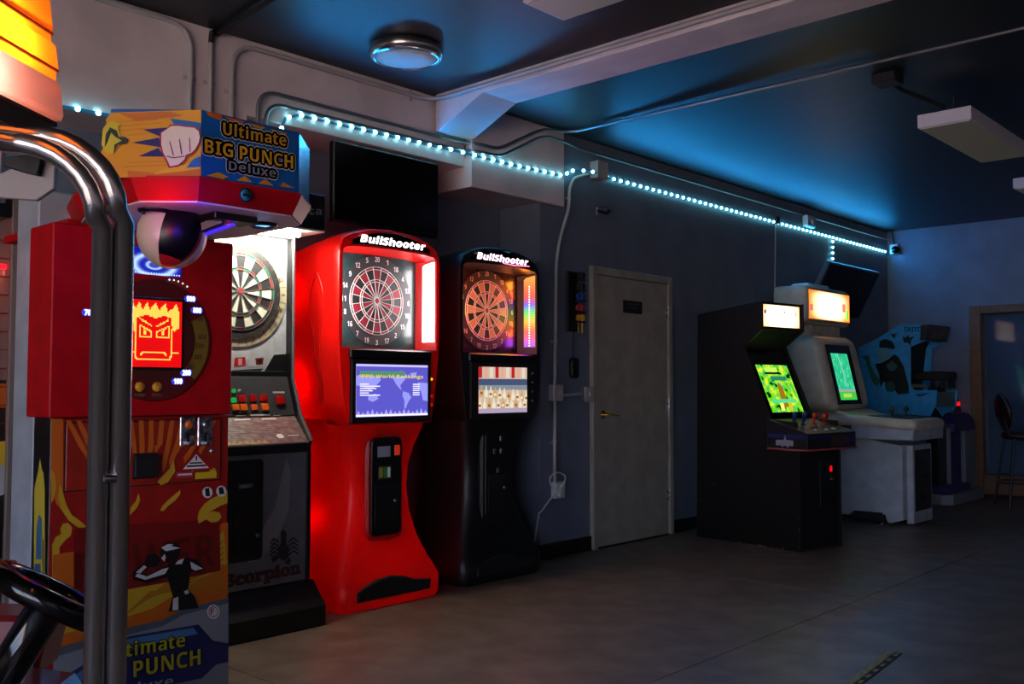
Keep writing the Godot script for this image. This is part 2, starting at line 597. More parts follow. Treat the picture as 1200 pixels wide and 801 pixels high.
# ================================================================ the room
func setting() -> void:
	var st := ST()
	var floor_o := sset("floor", "dark polished concrete floor in large slabs")
	bx(st, -4.1, 11.6, -0.16, -0.005, -4.95, 4.6, 0)
	obj("joint_bed", st, M.joint, floor_o)
	var xs := [-4.1, -0.95, 2.25, 5.45, 8.65, 11.6]
	var zs := [-4.95, -2.28, 0.92, 4.6]
	for i in xs.size() - 1:
		for j in zs.size() - 1:
			st = ST()
			bx(st, xs[i] + 0.0016, xs[i + 1] - 0.0016, -0.1, 0.0, zs[j] + 0.0016, zs[j + 1] - 0.0016, 0.0015)
			obj("slab", st, M.concrete, floor_o)
	st = ST()
	bx(st, -4.15, 11.65, 3.07, 3.25, -4.97, 4.65, 0)
	struct("ceiling", st, M.ceiling, "dark painted ceiling")
	# door wall, standing forward of the machine recess
	st = ST()
	bx(st, 5.09, 11.6, -0.02, 3.08, -4.95, -4.43, 0.002)
	struct("wall_back", st, M.wall, "slate grey wall around the flush door")
	st = ST()
	bx(st, -4.15, 5.2, -0.02, 3.08, -4.97, -4.82, 0)
	struct("wall_recess", st, M.wall, "dark grey wall behind the dart machines")
	st = ST()
	extr(st, pv([-4.15, 2.50, 2.75, 2.50, 2.75, 2.66, 4.40, 2.66, 4.40, 3.075, -4.15, 3.075]), Vector3(0, 0, -4.9), Vector3.RIGHT, Vector3.UP, Vector3(0, 0, 0.43), 0.003)
	struct("trim_1", st, M.upper, "pale boxed bulkhead above the recess")
	st = ST()
	bx(st, 4.38, 5.335, 2.52, 3.075, -4.9, -4.405, 0.003)
	struct("trim_2", st, M.upper, "pale boxed soffit beside the black television")
	# beam with a haunch down to the soffit
	st = ST()
	extr(st, pv([4.6, 3.08, 4.6, 3.0, -4.02, 3.0, -4.41, 2.835, -4.44, 2.835, -4.44, 3.08]), Vector3(4.09, 0, 0), Vector3.BACK, Vector3.UP, Vector3(0.31, 0, 0), 0.004)
	struct("trim_3", st, M.upper, "pale ceiling beam with sloped end over the soffit")
	st = ST()
	bx(st, -4.15, 11.6, -0.02, 3.08, 4.5, 4.66, 0)
	struct("wall_front", st, M.upper, "plain wall behind the viewer")
	# far wall with the wood-framed window
	var z0 := wx(1139, 460, 11.45).z
	var top := wx(1140, 359, 11.45).y
	st = ST()
	bx(st, 11.45, 11.6, -0.02, 3.08, -4.95, z0, 0)
	bx(st, 11.45, 11.6, top, 3.08, z0, 4.6, 0)
	bx(st, 11.45, 11.6, -0.02, 3.08, z0 + 2.3, 4.6, 0)
	struct("wall_right", st, M.wall, "grey end wall with a wood-framed window")
	var win := sset("window_1", "wood-framed interior window reaching almost to the floor")
	st = ST()
	bx(st, 11.40, 11.62, 0.0, top, z0, z0 + 0.12, 0.006)
	obj("jamb", st, M.wood, win)
	st = ST()
	bx(st, 11.40, 11.62, 0.0, top, z0 + 2.18, z0 + 2.3, 0.006)
	obj("jamb", st, M.wood, win)
	st = ST()
	bx(st, 11.405, 11.62, top - 0.085, top, z0 + 0.12, z0 + 2.18, 0.006)
	obj("head", st, M.wood, win)
	st = ST()
	bx(st, 11.40, 11.62, 0.02, 0.24, z0 + 0.12, z0 + 2.18, 0.006)
	obj("sill", st, M.wood, win)
	st = ST()
	bx(st, 11.50, 11.508, 0.23, top - 0.08, z0 + 0.11, z0 + 2.19, 0)
	obj("pane", st, M.dark_glass, win)
	# the dim room behind that window
	st = ST()
	bx(st, 13.2, 13.3, -0.02, 3.08, -4.95, 4.6, 0)
	struct("wall_beyond", st, M.wall, "dim wall seen through the wood-framed window")
	st = ST()
	bx(st, 11.55, 13.3, -0.16, 0.0, -4.95, 4.6, 0)
	bx(st, 11.55, 13.3, 3.07, 3.25, -4.95, 4.6, 0)
	bx(st, 11.6, 13.3, -0.02, 3.08, -5.0, -4.9, 0)
	bx(st, 11.6, 13.3, -0.02, 3.08, 4.55, 4.65, 0)
	struct("floor_beyond", st, M.wall, "dim room beyond the window")
	# shop front on the left, behind the viewer
	st = ST()
	bx(st, -4.15, -4.0, -0.02, 0.25, -4.95, 4.6, 0)
	bx(st, -4.15, -4.0, 2.65, 3.08, -4.95, 4.6, 0)
	bx(st, -4.15, -4.0, 0.2, 2.7, -4.95, -2.2, 0)
	bx(st, -4.15, -4.0, 0.2, 2.7, 3.2, 4.6, 0)
	struct("wall_left", st, M.upper, "shop front wall with a row of windows")
	for i in 3:
		var w0 := -2.2 + i * 1.8
		var wn := sset("window_%d" % (i + 2), "shop front window")
		st = ST()
		bx(st, -4.12, -4.03, 0.25, 2.65, w0, w0 + 0.07, 0.004)
		bx(st, -4.12, -4.03, 0.25, 2.65, w0 + 1.73, w0 + 1.8, 0.004)
		bx(st, -4.12, -4.03, 0.25, 0.32, w0 + 0.07, w0 + 1.73, 0.004)
		bx(st, -4.12, -4.03, 2.58, 2.65, w0 + 0.07, w0 + 1.73, 0.004)
		obj("frame", st, M.enamel, wn)
		st = ST()
		bx(st, -4.08, -4.074, 0.3, 2.6, w0 + 0.06, w0 + 1.74, 0)
		obj("pane", st, M.clear, wn)
	# skirting
	st = ST()
	bx(st, 5.085, 5.655, 0.0, 0.105, -4.445, -4.415, 0.004)
	bx(st, 5.075, 5.1, 0.0, 0.105, -4.81, -4.42, 0.004)
	struct("baseboard_back", st, M.base, "black skirting left of the door")
	st = ST()
	bx(st, 6.735, 11.45, 0.0, 0.105, -4.445, -4.415, 0.004)
	struct("baseboard_corner", st, M.base, "black skirting right of the door")
	door()

func door() -> void:
	var d := sset("door_1", "plain beige flush door in a matching frame")
	var zf := -4.43
	var x0 := 5.655
	var x1 := 6.735
	var h := 2.12
	var st := ST()
	bx(st, x0, x0 + 0.06, 0, h, zf - 0.02, zf + 0.035, 0.006)
	obj("jamb", st, M.door, d)
	st = ST()
	bx(st, x1 - 0.06, x1, 0, h, zf - 0.02, zf + 0.035, 0.006)
	obj("jamb", st, M.door, d)
	st = ST()
	bx(st, x0 + 0.06, x1 - 0.06, h - 0.06, h, zf - 0.02, zf + 0.035, 0.006)
	obj("head", st, M.door, d)
	st = ST()
	bx(st, x0 + 0.064, x1 - 0.064, 0.012, h - 0.064, zf - 0.02, zf + 0.02, 0.003)
	var leaf := obj("leaf", st, M.door, d)
	st = ST()
	bx(st, x0 + 0.06, x1 - 0.06, 0.0, 0.012, zf - 0.02, zf + 0.025, 0.002)
	obj("threshold", st, M.base, d)
	for y in [0.32, 1.06, 1.82]:
		st = ST()
		tube(st, [Vector3(x1 - 0.058, y - 0.05, zf + 0.03), Vector3(x1 - 0.058, y + 0.05, zf + 0.03)], 0.009, 8)
		bx(st, x1 - 0.085, x1 - 0.03, y - 0.05, y + 0.05, zf + 0.018, zf + 0.0235, 0.001)
		obj("hinge", st, M.steel, leaf)
	st = ST()
	var k := Vector3(x0 + 0.135, 1.0, zf + 0.02)
	lathe(st, [0.001, 0.0, 0.033, 0.0, 0.033, 0.006, 0.026, 0.014, 0.012, 0.018, 0.012, 0.055, 0.001, 0.058], k, Vector3.BACK, 18, false)
	tube(st, bend([k + Vector3(0, 0, 0.05), k + Vector3(0.04, 0.004, 0.053), k + Vector3(0.125, -0.006, 0.05)], 0.03), 0.0085, 8)
	obj("handle", st, M.brass, leaf).set_meta("label", "brass lever handle")
	# small dark name plate
	var a := wz(730, 366, zf + 0.02)
	var c := wz(752, 353, zf + 0.02)
	st = ST()
	bx(st, a.x, c.x, a.y, c.y - 0.005, zf + 0.019, zf + 0.026, 0.001)
	var sg := obj("door_plate", st, M.black_matte, leaf)
	st = ST()
	for r in [[0.72, 0.62, 0.16], [0.5, 0.36, 0.14]]:
		bx(st, lerpf(a.x, c.x, 0.5 - r[0] / 2), lerpf(a.x, c.x, 0.5 + r[0] / 2), lerpf(a.y, c.y, r[1]), lerpf(a.y, c.y, r[1] + r[2]), zf + 0.0262, zf + 0.0266, 0)
	obj("faded_print", st, mat(Color(0.2, 0.22, 0.23), 0.6), leaf)
# ================================================================ conduits, boxes and light strips
func clamp_on(parent: Node3D, at: Vector3, axis: Vector3, out: Vector3, r: float, m: Material) -> void:    # saddle clamp: a band over the pipe and two ears
	var st := ST()
	tube(st, [at - axis * 0.009, at + axis * 0.009], r + 0.003, 10)
	var side := axis.cross(out)
	for s in [-1.0, 1.0]:
		box(st, at + side * s * (r + 0.012) - out * (r - 0.002), Vector3(0.02, 0.02, 0.003), 0.0, Basis(side, axis, out))
	obj("clamp", st, m, parent)
func conduit(label: String, path: Array, r: float, m: Material, clamps: Array = [], rad := 0.12) -> Node3D:
	var t := thing("conduit", label, "conduit")
	var st := ST()
	tube(st, bend(path, rad, 7), r, 10)
	obj("pipe", st, m, t)
	for c in clamps:
		clamp_on(t, c[0], c[1], c[2], r, m)
	return t
func services() -> void:
	var zb := -4.452
	var b := Vector3.BACK
	var p := wz(224, 60, zb)
	conduit("white conduit bending from the ceiling edge down behind the boxing machine's header", [Vector3(0.6, 3.045, zb), Vector3(p.x, 3.045, zb), Vector3(p.x, 2.3, zb - 0.01)], 0.013, M.conduit, [[Vector3(p.x, 2.78, zb), Vector3.UP, b]], 0.14)
	p = wz(247, 60, zb)
	conduit("straight white conduit dropping from the black ceiling conduit", [Vector3(p.x, 3.06, zb), Vector3(p.x, 2.3, zb)], 0.012, M.conduit, [[Vector3(p.x, 2.78, zb), Vector3.UP, b]])
	var q := fl(318, 0, 3.045)
	conduit("black conduit crossing the ceiling above the boxing machine", [Vector3(p.x, 2.99, zb), Vector3(p.x, 3.05, zb + 0.01), fl(254, 40, 3.05), q, q + (q - fl(254, 40, 3.05)) * 1.5], 0.014, M.black_matte, [], 0.04)
	p = wz(272, 60, zb)
	conduit("white conduit running along the bulkhead top and on beside the ceiling beam", [Vector3(p.x, 2.3, zb), Vector3(p.x, 3.028, zb), Vector3(4.065, 3.028, zb), Vector3(4.065, 3.03, -3.9), Vector3(4.065, 3.03, 2.0)], 0.013, M.conduit, [[Vector3(p.x, 2.76, zb), Vector3.UP, b], [Vector3(3.9, 3.028, zb), Vector3.RIGHT, b]], 0.15)
	p = wz(302, 130, zb)
	var zs := -4.388
	conduit("upper metal conduit over the television, turning along the dark ceiling", [Vector3(p.x, 2.4, zb), Vector3(p.x, 2.812, zb), Vector3(4.30, 2.815, zb), Vector3(4.46, 2.812, zs), Vector3(4.62, 2.81, zs), Vector3(5.08, 3.045, zs), Vector3(5.31, 3.05, -4.34), Vector3(5.325, 3.05, -4.0), Vector3(5.33, 3.05, 2.5)], 0.011, M.conduit_metal, [[Vector3(4.36, 2.815, -4.44), Vector3.RIGHT, b], [Vector3(5.326, 3.05, -3.85), b, Vector3.DOWN]], 0.12)
	p = wz(311, 145, zb)
	conduit("lower metal conduit over the television, running on under the ceiling edge", [Vector3(p.x, 2.4, zb), Vector3(p.x, 2.755, zb), Vector3(4.30, 2.76, zb), Vector3(4.46, 2.76, zs), Vector3(4.64, 2.762, zs), Vector3(5.09, 3.0, zs), Vector3(5.36, 2.99, zs), Vector3(5.5, 2.985, -4.416), Vector3(11.4, 2.975, -4.416)], 0.011, M.conduit_metal, [[Vector3(4.36, 2.76, -4.44), Vector3.RIGHT, b], [Vector3(7.2, 2.985, -4.416), Vector3.RIGHT, b]], 0.12)
	# cable loop from the soffit edge
	var zw := -4.411
	conduit("thin grey cable hanging on the bulkhead by the beam end", [wz(520, 110, zb), wz(516, 130, zb), wz(512, 152, zb)], 0.006, M.conduit_metal, [], 0.05)
	# light strip feed: box, conduit down the wall, switch boxes, socket
	var bp := wz(697, 201, -4.43)
	var jb := thing("junction_box", "grey metal junction box where the light strip meets the wall conduit", "junction box", bp)
	var st := ST()
	bx(st, -0.062, 0.062, -0.065, 0.065, 0.0, 0.075, 0.004)
	obj("body", st, M.conduit, jb)
	st = ST()
	bx(st, -0.066, 0.066, -0.069, 0.069, 0.075, 0.082, 0.003)
	var lid := obj("lid", st, M.conduit, jb)
	for s in [-1, 1]:
		st = ST()
		lathe(st, [0.001, 0, 0.006, 0, 0.005, 0.003, 0.001, 0.004], Vector3(s * 0.05, s * 0.05, 0.082), b, 8, false)
		obj("screw", st, M.steel, lid)
	conduit("white conduit curving down from the metal box to the switch box", [wz(690, 203, zw), wz(672, 209, zw), wz(667, 222, zw), wz(667, 243, zw), wz(655, 283, zw), wz(652, 310, zw), wz(650, 455, zw)], 0.013, M.conduit, [[wz(667, 232, zw), Vector3.UP, b], [wz(651, 400, zw), Vector3.UP, b]], 0.07)
	conduit("white conduit dropping from the switch box to the wall socket", [wz(650, 466, zw), wz(650, 566, zw)], 0.013, M.conduit, [[wz(650, 518, zw), Vector3.UP, b]])
	conduit("short white conduit joining the two switch boxes", [wz(652, 463, zw), wz(664, 463, zw), wz(681, 461, zw)], 0.011, M.conduit, [], 0.03)
	st = ST()
	for s in [[648, 460, "switch_box", "white surface switch box on the conduit beside the door", 0.055], [684, 462, "switch_box", "bluish grey surface switch box touching the door frame", 0.05]]:
		var c := wz(s[0], s[1], -4.43)
		var t := thing(s[2], s[3], "switch", c)
		st = ST()
		bx(st, -s[4], s[4], -0.058, 0.058, 0.0, 0.052, 0.006)
		obj("body", st, M.conduit if s[0] < 660 else M.conduit_metal, t)
		st = ST()
		bx(st, -s[4] + 0.006, s[4] - 0.006, -0.052, 0.052, 0.052, 0.056, 0.003)
		var fp := obj("face_plate", st, M.conduit, t)
		st = ST()
		box(st, Vector3(0, 0.003, 0.058), Vector3(0.014, 0.026, 0.012), 0.002, Basis(Vector3.RIGHT, 0.25))
		obj("toggle", st, M.white_plastic, fp)
	var c2 := wz(651, 573, -4.43)
	var so := thing("wall_socket", "white surface socket at the end of the wall conduit with a plugged cable", "socket", c2)
	st = ST()
	bx(st, -0.055, 0.055, -0.06, 0.055, 0.0, 0.05, 0.006)
	obj("body", st, M.white_plastic, so)
	for y in [-0.027, 0.024]:
		st = ST()
		lathe(st, [0.001, 0, 0.019, 0, 0.018, 0.003, 0.001, 0.003], Vector3(0.012, y, 0.05), b, 14, false)
		obj("outlet", st, M.enamel, so)
	st = ST()
	bx(st, -0.045, -0.005, -0.045, -0.002, 0.05, 0.082, 0.006)
	obj("plug", st, M.white_plastic, so)
	var pc := thing("power_cable", "pale cable looping from the wall socket down to the floor", "cable")
	st = ST()
	tube(st, bend([wz(647, 572, -4.36), wz(643, 560, -4.35), wz(652, 552, -4.36), wz(664, 557, -4.37), wz(660, 570, -4.36), wz(645, 584, -4.37), wz(634, 600, -4.40), Vector3(5.0, 0.35, -4.36), Vector3(4.96, 0.012, -4.4)], 0.06, 5), 0.0055, 7)
	obj("cord", st, M.white_plastic, pc)
	# small things on the wall above the strip
	var hb := thing("alarm_box", "white alarm sounder above the light strip near the room corner", "alarm", wz(945, 260, -4.43))
	st = ST()
	bx(st, -0.10, 0.10, -0.06, 0.06, 0.0, 0.06, 0.012)
	obj("body", st, M.white_plastic, hb)
	st = ST()
	lathe(st, [0.001, 0, 0.04, 0, 0.035, 0.008, 0.001, 0.012], Vector3(0.02, 0, 0.06), b, 16, false)
	obj("grille", st, M.enamel, hb)
	st = ST()
	bx(st, 0.10, 0.16, -0.05, -0.02, 0.0, 0.03, 0.004)
	obj("bracket", st, M.conduit_metal, hb)
	var hk := thing("coat_hook", "small black hook on a pale plate below the metal junction box", "hook", wz(699, 247, -4.43))
	st = ST()
	bx(st, -0.013, 0.013, -0.03, 0.03, 0.0, 0.01, 0.003)
	obj("plate", st, M.conduit, hk)
	st = ST()
	tube(st, bend([Vector3(0.0, 0, 0.008), Vector3(0.03, -0.006, 0.03), Vector3(0.085, -0.012, 0.04), Vector3(0.10, 0.015, 0.042)], 0.02), 0.012, 8)
	obj("arm", st, M.black_matte, hk)
	var cd := thing("wall_cable", "thin vertical cable on the wall above the white cabinet", "cable")
	st = ST()
	tube(st, [wz(909, 262, -4.425), wz(908, 345, -4.425)], 0.008, 8)
	obj("cord", st, M.conduit_metal, cd)
	var cl := thing("cable_clip", "dark clip holding the light strip over the vertical cable", "clip", wz(909, 258, -4.43))
	st = ST()
	bx(st, -0.03, 0.03, -0.035, 0.035, 0.0, 0.03, 0.004)
	obj("body", st, M.black_matte, cl)

func strip(label: String, path: Array, step: float, drop: bool, facing := Vector3.BACK) -> void:
	var t := thing("led_strip", label, "light strip")
	var bead := SphereMesh.new()
	bead.radius = 0.0125
	bead.height = 0.025
	bead.radial_segments = 8
	bead.rings = 4
	var left := 0.0
	for i in path.size() - 1:
		var a: Vector3 = path[i]
		var b: Vector3 = path[i + 1]
		var n := int(ceilf(a.distance_to(b) / 2.0))
		for k in n:
			var st := ST()
			var p := a.lerp(b, float(k) / n)
			var q := a.lerp(b, float(k + 1) / n)
			var d := (q - p).normalized()
			var y := Vector3.BACK.cross(d).normalized()
			box(st, (p + q) / 2 - Vector3(0, 0, 0.008), Vector3(p.distance_to(q) + 0.002, 0.014, 0.006), 0.001, Basis(d, y, Vector3.BACK))
			obj("led_tape", st, M.led_tape, t)
			if not drop and p.distance_to(q) > 0.3:
				area(t, (p + q) / 2 + facing * 0.02, facing, Vector3.UP, p.distance_to(q), 0.012, Color(0.04, 0.60, 1.0), 0.50 * p.distance_to(q))
		var l := a.distance_to(b)
		var s := left
		while s <= l:
			put("led", bead, M.led, t, a.lerp(b, s / l))
			s += step
		left = s - l
func led_strips() -> void:
	var z := -4.418
	strip("cyan light strip along the wall from the metal box to the far corner", [wz(703, 203, z), Vector3(5.95, 2.826, z), Vector3(11.40, 2.822, z)], 0.09, false)
	strip("short hanging tail of cyan lights above the corner television", [wz(976, 283, z), wz(976, 304, z)], 0.062, true)
	strip("cyan light strip looping over the television and the pale soffit", [wz(330, 150, -4.455), wz(336, 138, -4.455), wz(350, 134.5, -4.455), wz(440, 155, -4.455), wz(520, 173, -4.455), wz(556, 181.5, -4.392), wz(610, 195, -4.392), wz(659, 205.5, -4.392), wz(672, 199.5, -4.41), wz(688, 200, -4.352), wz(700, 202, -4.34)], 0.088, false)
	strip("cyan light strip behind the boxing machine's header", [wz(40, 118, -4.46), wz(83, 126, -4.46), wz(131, 135, -4.46), wz(200, 150, -4.46)], 0.097, false, Vector3(0, -0.75, -0.66))
# ================================================================ boxing machine
func zq(a: Array, ox: float, oy: float, s: float) -> Array:     # outline measured in an enlarged crop
	var r := []
	for i in range(0, a.size(), 2):
		r.append(ox + a[i] / s)
		r.append(oy + a[i + 1] / s)
	return r
func disc_px(u: float, v: float, ru: float, rv: float, n := 14) -> Array:
	var r := []
	for k in n:
		r.append(u + ru * cos(TAU * k / n))
		r.append(v + rv * sin(TAU * k / n))
	return r
func led_face() -> ImageTexture:
	var low := picture(36, 48, Color(0.80, 0.02, 0.03))
	var Y := Color(1.0, 0.76, 0.30)
	var K := Color(0.16, 0.0, 0.0)
	var f := func(a: Array) -> Array:
		var r := []
		for i in range(0, a.size(), 2):
			r.append((a[i] - 20.0) / 285.0)
			r.append((a[i + 1] - 165.0) / 380.0)
		return r
	ipoly(low, f.call([30, 345, 22, 190, 45, 210, 62, 180, 82, 225, 102, 180, 122, 220, 152, 178, 175, 222, 207, 180, 225, 225, 255, 205, 275, 180, 292, 230, 290, 320, 262, 340, 246, 300, 246, 262, 205, 250, 155, 268, 105, 250, 48, 268, 45, 340]), Y)
	for l in [[62, 272, 130, 312], [225, 275, 158, 315], [36, 330, 36, 482], [36, 482, 56, 505], [56, 505, 230, 505], [230, 505, 245, 482], [245, 482, 245, 330], [70, 474, 86, 458], [86, 458, 198, 458], [198, 458, 216, 476], [22, 462, 36, 462], [245, 464, 288, 464], [62, 310, 62, 374], [62, 374, 130, 374], [130, 374, 130, 345], [130, 345, 62, 310], [230, 310, 230, 374], [230, 374, 158, 374], [158, 374, 158, 345], [158, 345, 230, 310], [90, 335, 90, 360], [98, 340, 98, 360], [200, 335, 200, 360], [192, 340, 192, 360]]:
		var a := Vector2((l[0] - 20) / 285.0 * 36, (l[1] - 165) / 380.0 * 48)
		var b := Vector2((l[2] - 20) / 285.0 * 36, (l[3] - 165) / 380.0 * 48)
		var n := int(a.distance_to(b) * 2) + 1
		for k in n + 1:
			var p := a.lerp(b, float(k) / n)
			if p.x >= 0 and p.y >= 0 and p.x < 36 and p.y < 48:
				low.set_pixel(int(p.x), int(p.y), Y)
	var img := picture(36 * 8, 48 * 8, Color(0.35, 0.0, 0.0))
	for y in 48:
		for x in 36:
			var c := low.get_pixel(x, y)
			img.fill_rect(Rect2i(x * 8 + 1, y * 8, 6, 8), c)
			img.fill_rect(Rect2i(x * 8, y * 8 + 1, 8, 6), c)
	return ImageTexture.create_from_image(img)
func blue_display() -> ImageTexture:
	var img := picture(256, 96, Color(0.05, 0.07, 0.5))
	for y in 96:
		for x in 256:
			var dx := (x - 128) / 128.0
			var dy := (y - 60) / 52.0
			var d := sqrt(dx * dx + dy * dy)
			var ring := exp(-pow((d - 0.72) / 0.16, 2)) + 0.8 * exp(-pow((d - 0.26) / 0.07, 2))
			img.set_pixel(x, y, Color(0.04, 0.07, 0.55).lerp(Color(0.72, 0.86, 1.0), clampf(ring * 0.9 + maxf(0, 0.5 - d) * 0.5, 0, 1)))
	for k in 22:
		img.fill_rect(Rect2i(4 + k * 12, 88, 6, 5), Color(0.75, 0.85, 1.0))
	for k in 9:
		ipoly(img, [0.30 + k * 0.045, 0.5, 0.315 + k * 0.045, 0.22 + 0.1 * absf(k - 4) / 4, 0.33 + k * 0.045, 0.5], Color(0.12, 0.14, 0.7))
	return ImageTexture.create_from_image(img)
func plan8(xl: float, xr: float, z0: float, zc: float, z1: float, zb: float, c: float, cb: float) -> PackedVector2Array:   # eight-sided plan, (x, z)
	return pv([xl + c, z0, xr - c, z0, xr, zc, xr, z1, xr - cb, zb, xl + cb, zb, xl, z1, xl, zc])
func punch_machine() -> void:
	var P := Vector3(1.755, 0, -3.55)
	var t := thing("boxing_machine", "tall red boxing machine with hanging punch ball and angry dot-matrix face", "boxing machine", P)
	var L := func(w: Vector3) -> Vector3: return w - P
	var st := ST()
	bx(st, -0.352, 0.352, 0.0, 1.95, wx(17, 400, 1.403).z - P.z, -0.155, 0.006)
	obj("rear_housing", st, M.grey_panel, t).set_meta("label", "pale grey rear housing")
	st = ST()
	bx(st, -0.35, 0.362, 0.0, 1.099, -0.157, -0.002, 0.004)
	var lower := obj("lower_cabinet", st, M.black, t)
	st = ST()
	bx(st, -0.348, 0.360, 0.004, 1.095, -0.002, 0.0, 0.0008)
	obj("front_panel", st, mat(Color(0.64, 0.085, 0.06), 0.4, 0, M.mottle, 2), t)
	st = ST()
	bx(st, -0.378, 0.343, 1.10, 1.80, -0.16, 0.05, 0.005)
	obj("red_box", st, M.red_paint, t)
	st = ST()
	bx(st, -0.30, 0.30, 1.80, 1.83, -0.65, -0.02, 0.003)
	obj("neck", st, M.red_paint, t)
	# --- lower art
	var F := Vector3(0, 0, -3.55)
	var N := Vector3(0, 0, 1)
	var O := "c9661c"
	var Yl := "c9a52a"
	var red := "9c1a12"
	var dk := "7a120e"
	var la := [
		[O, [60, 490, 74, 490, 74, 600, 66, 590, 60, 570]], [Yl, [60, 548, 64, 556, 66, 570, 63, 584, 60, 590]],
		[Yl, [70, 566, 74, 578, 78, 592, 84, 603, 94, 610, 103, 618, 102, 628, 93, 619, 80, 609, 72, 597, 68, 582]], [Yl, [61, 638, 65, 629, 71.5, 625.5, 70.5, 619, 74, 613, 80, 612.5, 84.5, 618, 83, 627, 76, 633, 69.5, 641, 71, 700, 61, 716]],
		[O, [62, 650, 120, 640, 150, 668, 200, 655, 262, 612, 267, 612, 267, 704, 200, 724, 150, 735, 62, 760]],
		[Yl, [64, 700, 110, 680, 150, 690, 205, 668, 262, 622, 266, 660, 215, 690, 180, 712, 150, 722, 64, 745]],
		[dk, [90, 618, 252, 608, 257, 614, 258, 668, 205, 680, 150, 690, 92, 700, 86, 690, 86, 626]],
		[Yl, [151, 604, 153, 594, 159, 586, 162, 577, 164, 586, 160, 595]], [Yl, [187, 598, 190, 592, 197, 585, 205, 578.5, 211, 573.5, 210.5, 579, 205, 586, 197, 592, 191, 598.5]], [Yl, [231, 606, 233, 598, 239, 590, 247, 584, 256, 580, 266, 574, 266, 589, 258, 592, 249, 597, 244, 601, 250, 598.5, 257, 600, 259, 606, 254, 611, 247, 611.5, 241, 608, 236, 611, 232, 613]],
		["8c959c", [150, 735, 190, 726, 214, 713, 267, 700, 267, 801, 150, 805, 62, 830, 62, 760]],
		["58656f", [150, 735, 190, 726, 214, 713, 267, 700, 267, 706, 214, 720, 190, 733, 150, 743, 62, 770, 62, 760]],
		["252c66", [62, 800, 150, 745, 232, 731, 249, 750, 267, 753, 267, 775, 253, 778, 236, 794, 180, 806, 62, 835]],
		["4f86b8", [80, 795, 150, 748, 226, 735, 231, 742, 160, 758, 90, 800]],
		["101014", zq([178, 215, 185, 185, 210, 170, 250, 172, 272, 195, 262, 225, 250, 250, 215, 262, 195, 255, 185, 240], 140, 590, 3.793)], ["101014", zq([215, 265, 255, 250, 300, 235, 325, 255, 312, 300, 310, 335, 302, 380, 332, 410, 350, 462, 215, 478, 235, 410, 225, 380, 210, 320], 140, 590, 3.793)], ["101014", zq([218, 272, 228, 318, 120, 352, 58, 336, 54, 310, 78, 300, 120, 316, 185, 283], 140, 590, 3.793)], ["101014", zq([54, 314, 60, 298, 110, 258, 134, 276, 92, 312], 140, 590, 3.793)], ["101014", zq([112, 248, 124, 226, 148, 220, 172, 230, 180, 252, 168, 274, 144, 282, 120, 272], 140, 590, 3.793)], ["101014", zq([296, 238, 345, 250, 376, 290, 345, 306, 300, 300], 140, 590, 3.793)], ["d8d8d6", zq([66, 322, 112, 337, 200, 310, 216, 282, 188, 289, 120, 322, 78, 308], 140, 590, 3.793)], ["d8d8d6", zq([70, 304, 106, 272, 118, 280, 90, 308], 140, 590, 3.793)], ["d8d8d6", zq([182, 194, 212, 178, 238, 178, 226, 186, 268, 196, 240, 202, 204, 210], 140, 590, 3.793)], ["d8d8d6", zq([183, 240, 197, 222, 203, 236, 196, 256], 140, 590, 3.793)], ["d8d8d6", zq([256, 252, 284, 241, 274, 266, 244, 268], 140, 590, 3.793)], ["d8d8d6", zq([312, 256, 368, 287, 332, 296, 316, 286], 140, 590, 3.793)], ["d8d8d6", zq([235, 420, 258, 412, 258, 470, 232, 472], 140, 590, 3.793)], ["d8d8d6", zq([282, 388, 300, 380, 306, 396, 290, 402], 140, 590, 3.793)],
		["e4e4e2", disc_px(249, 716, 7.5, 8.5)], ["9a2026", disc_px(249, 716, 5.6, 6.4)], ["e4e4e2", disc_px(249, 716, 4.8, 5.4)],
		["e0e0de", disc_px(242, 576.5, 6, 6.6)], ["16161a", [239, 572, 244, 571, 245, 581, 240, 581]], ["e0e0de", disc_px(258, 575, 6, 6.6)], ["16161a", [255, 571, 260, 570, 262, 578, 256, 579]],
	]
	var rays := []
	for k in 9:      # halftone rays
		rays.append(["b07a1c", [150 + k * 3, 716 - k * 3, 262, 632 + k * 7, 262, 634.5 + k * 7, 150 + k * 3, 718.5 - k * 3]])
	la = la.slice(0, 6) + rays + la.slice(6)
	art("front_artwork", t, F, N, la, M.print)
	st = ST()
	ptext(st, t, "POWER", F, N, 88, 690, 253, 662, 42, "5c0d0c", 0.0036)
	for g in [[0.003, "e8e8e4", 0.0078], [0.0, "b9b52c", 0.0081]]:
		ptext(st, t, "Ultimate", F, N, 124, 774, 217, 757, 18, g[1] if g[0] == 0.0 else "1a1e3c", g[2], g[0])
		ptext(st, t, "BIG PUNCH", F, N, 104, 804, 235, 778, 20, g[1] if g[0] == 0.0 else "1a1e3c", g[2], g[0])
		ptext(st, t, "Deluxe", F, N, 132, 817, 203, 803, 13, "8fb0c4" if g[0] == 0.0 else "1a1e3c", g[2], g[0])
	ptext(st, t, "F", F, N, 247, 719.5, 251, 718.5, 6.5, "9a2026", 0.0082)
	obj("front_lettering", st, M.print, t)
	art("side_artwork", t, Vector3(1.405, 0, 0), Vector3(-1, 0, 0), [
		["c8b23a", [47, 536, 49, 550, 51, 554, 52.5, 572, 52.5, 720, 39.5, 720, 40, 572, 42, 564, 44.6, 553]],
		["3c6c92", [45.5, 602, 49, 608, 49, 655, 42, 655, 43, 618]], ["2a2a24", [50, 632, 51.5, 632, 51.5, 680, 50, 680]], ["2f5a80", [41, 660, 48, 660, 48, 700, 41, 700]]], M.print)
	# --- coin door
	var a := wz(75, 575, -3.55)
	var c := wz(257, 491, -3.55)
	st = ST()
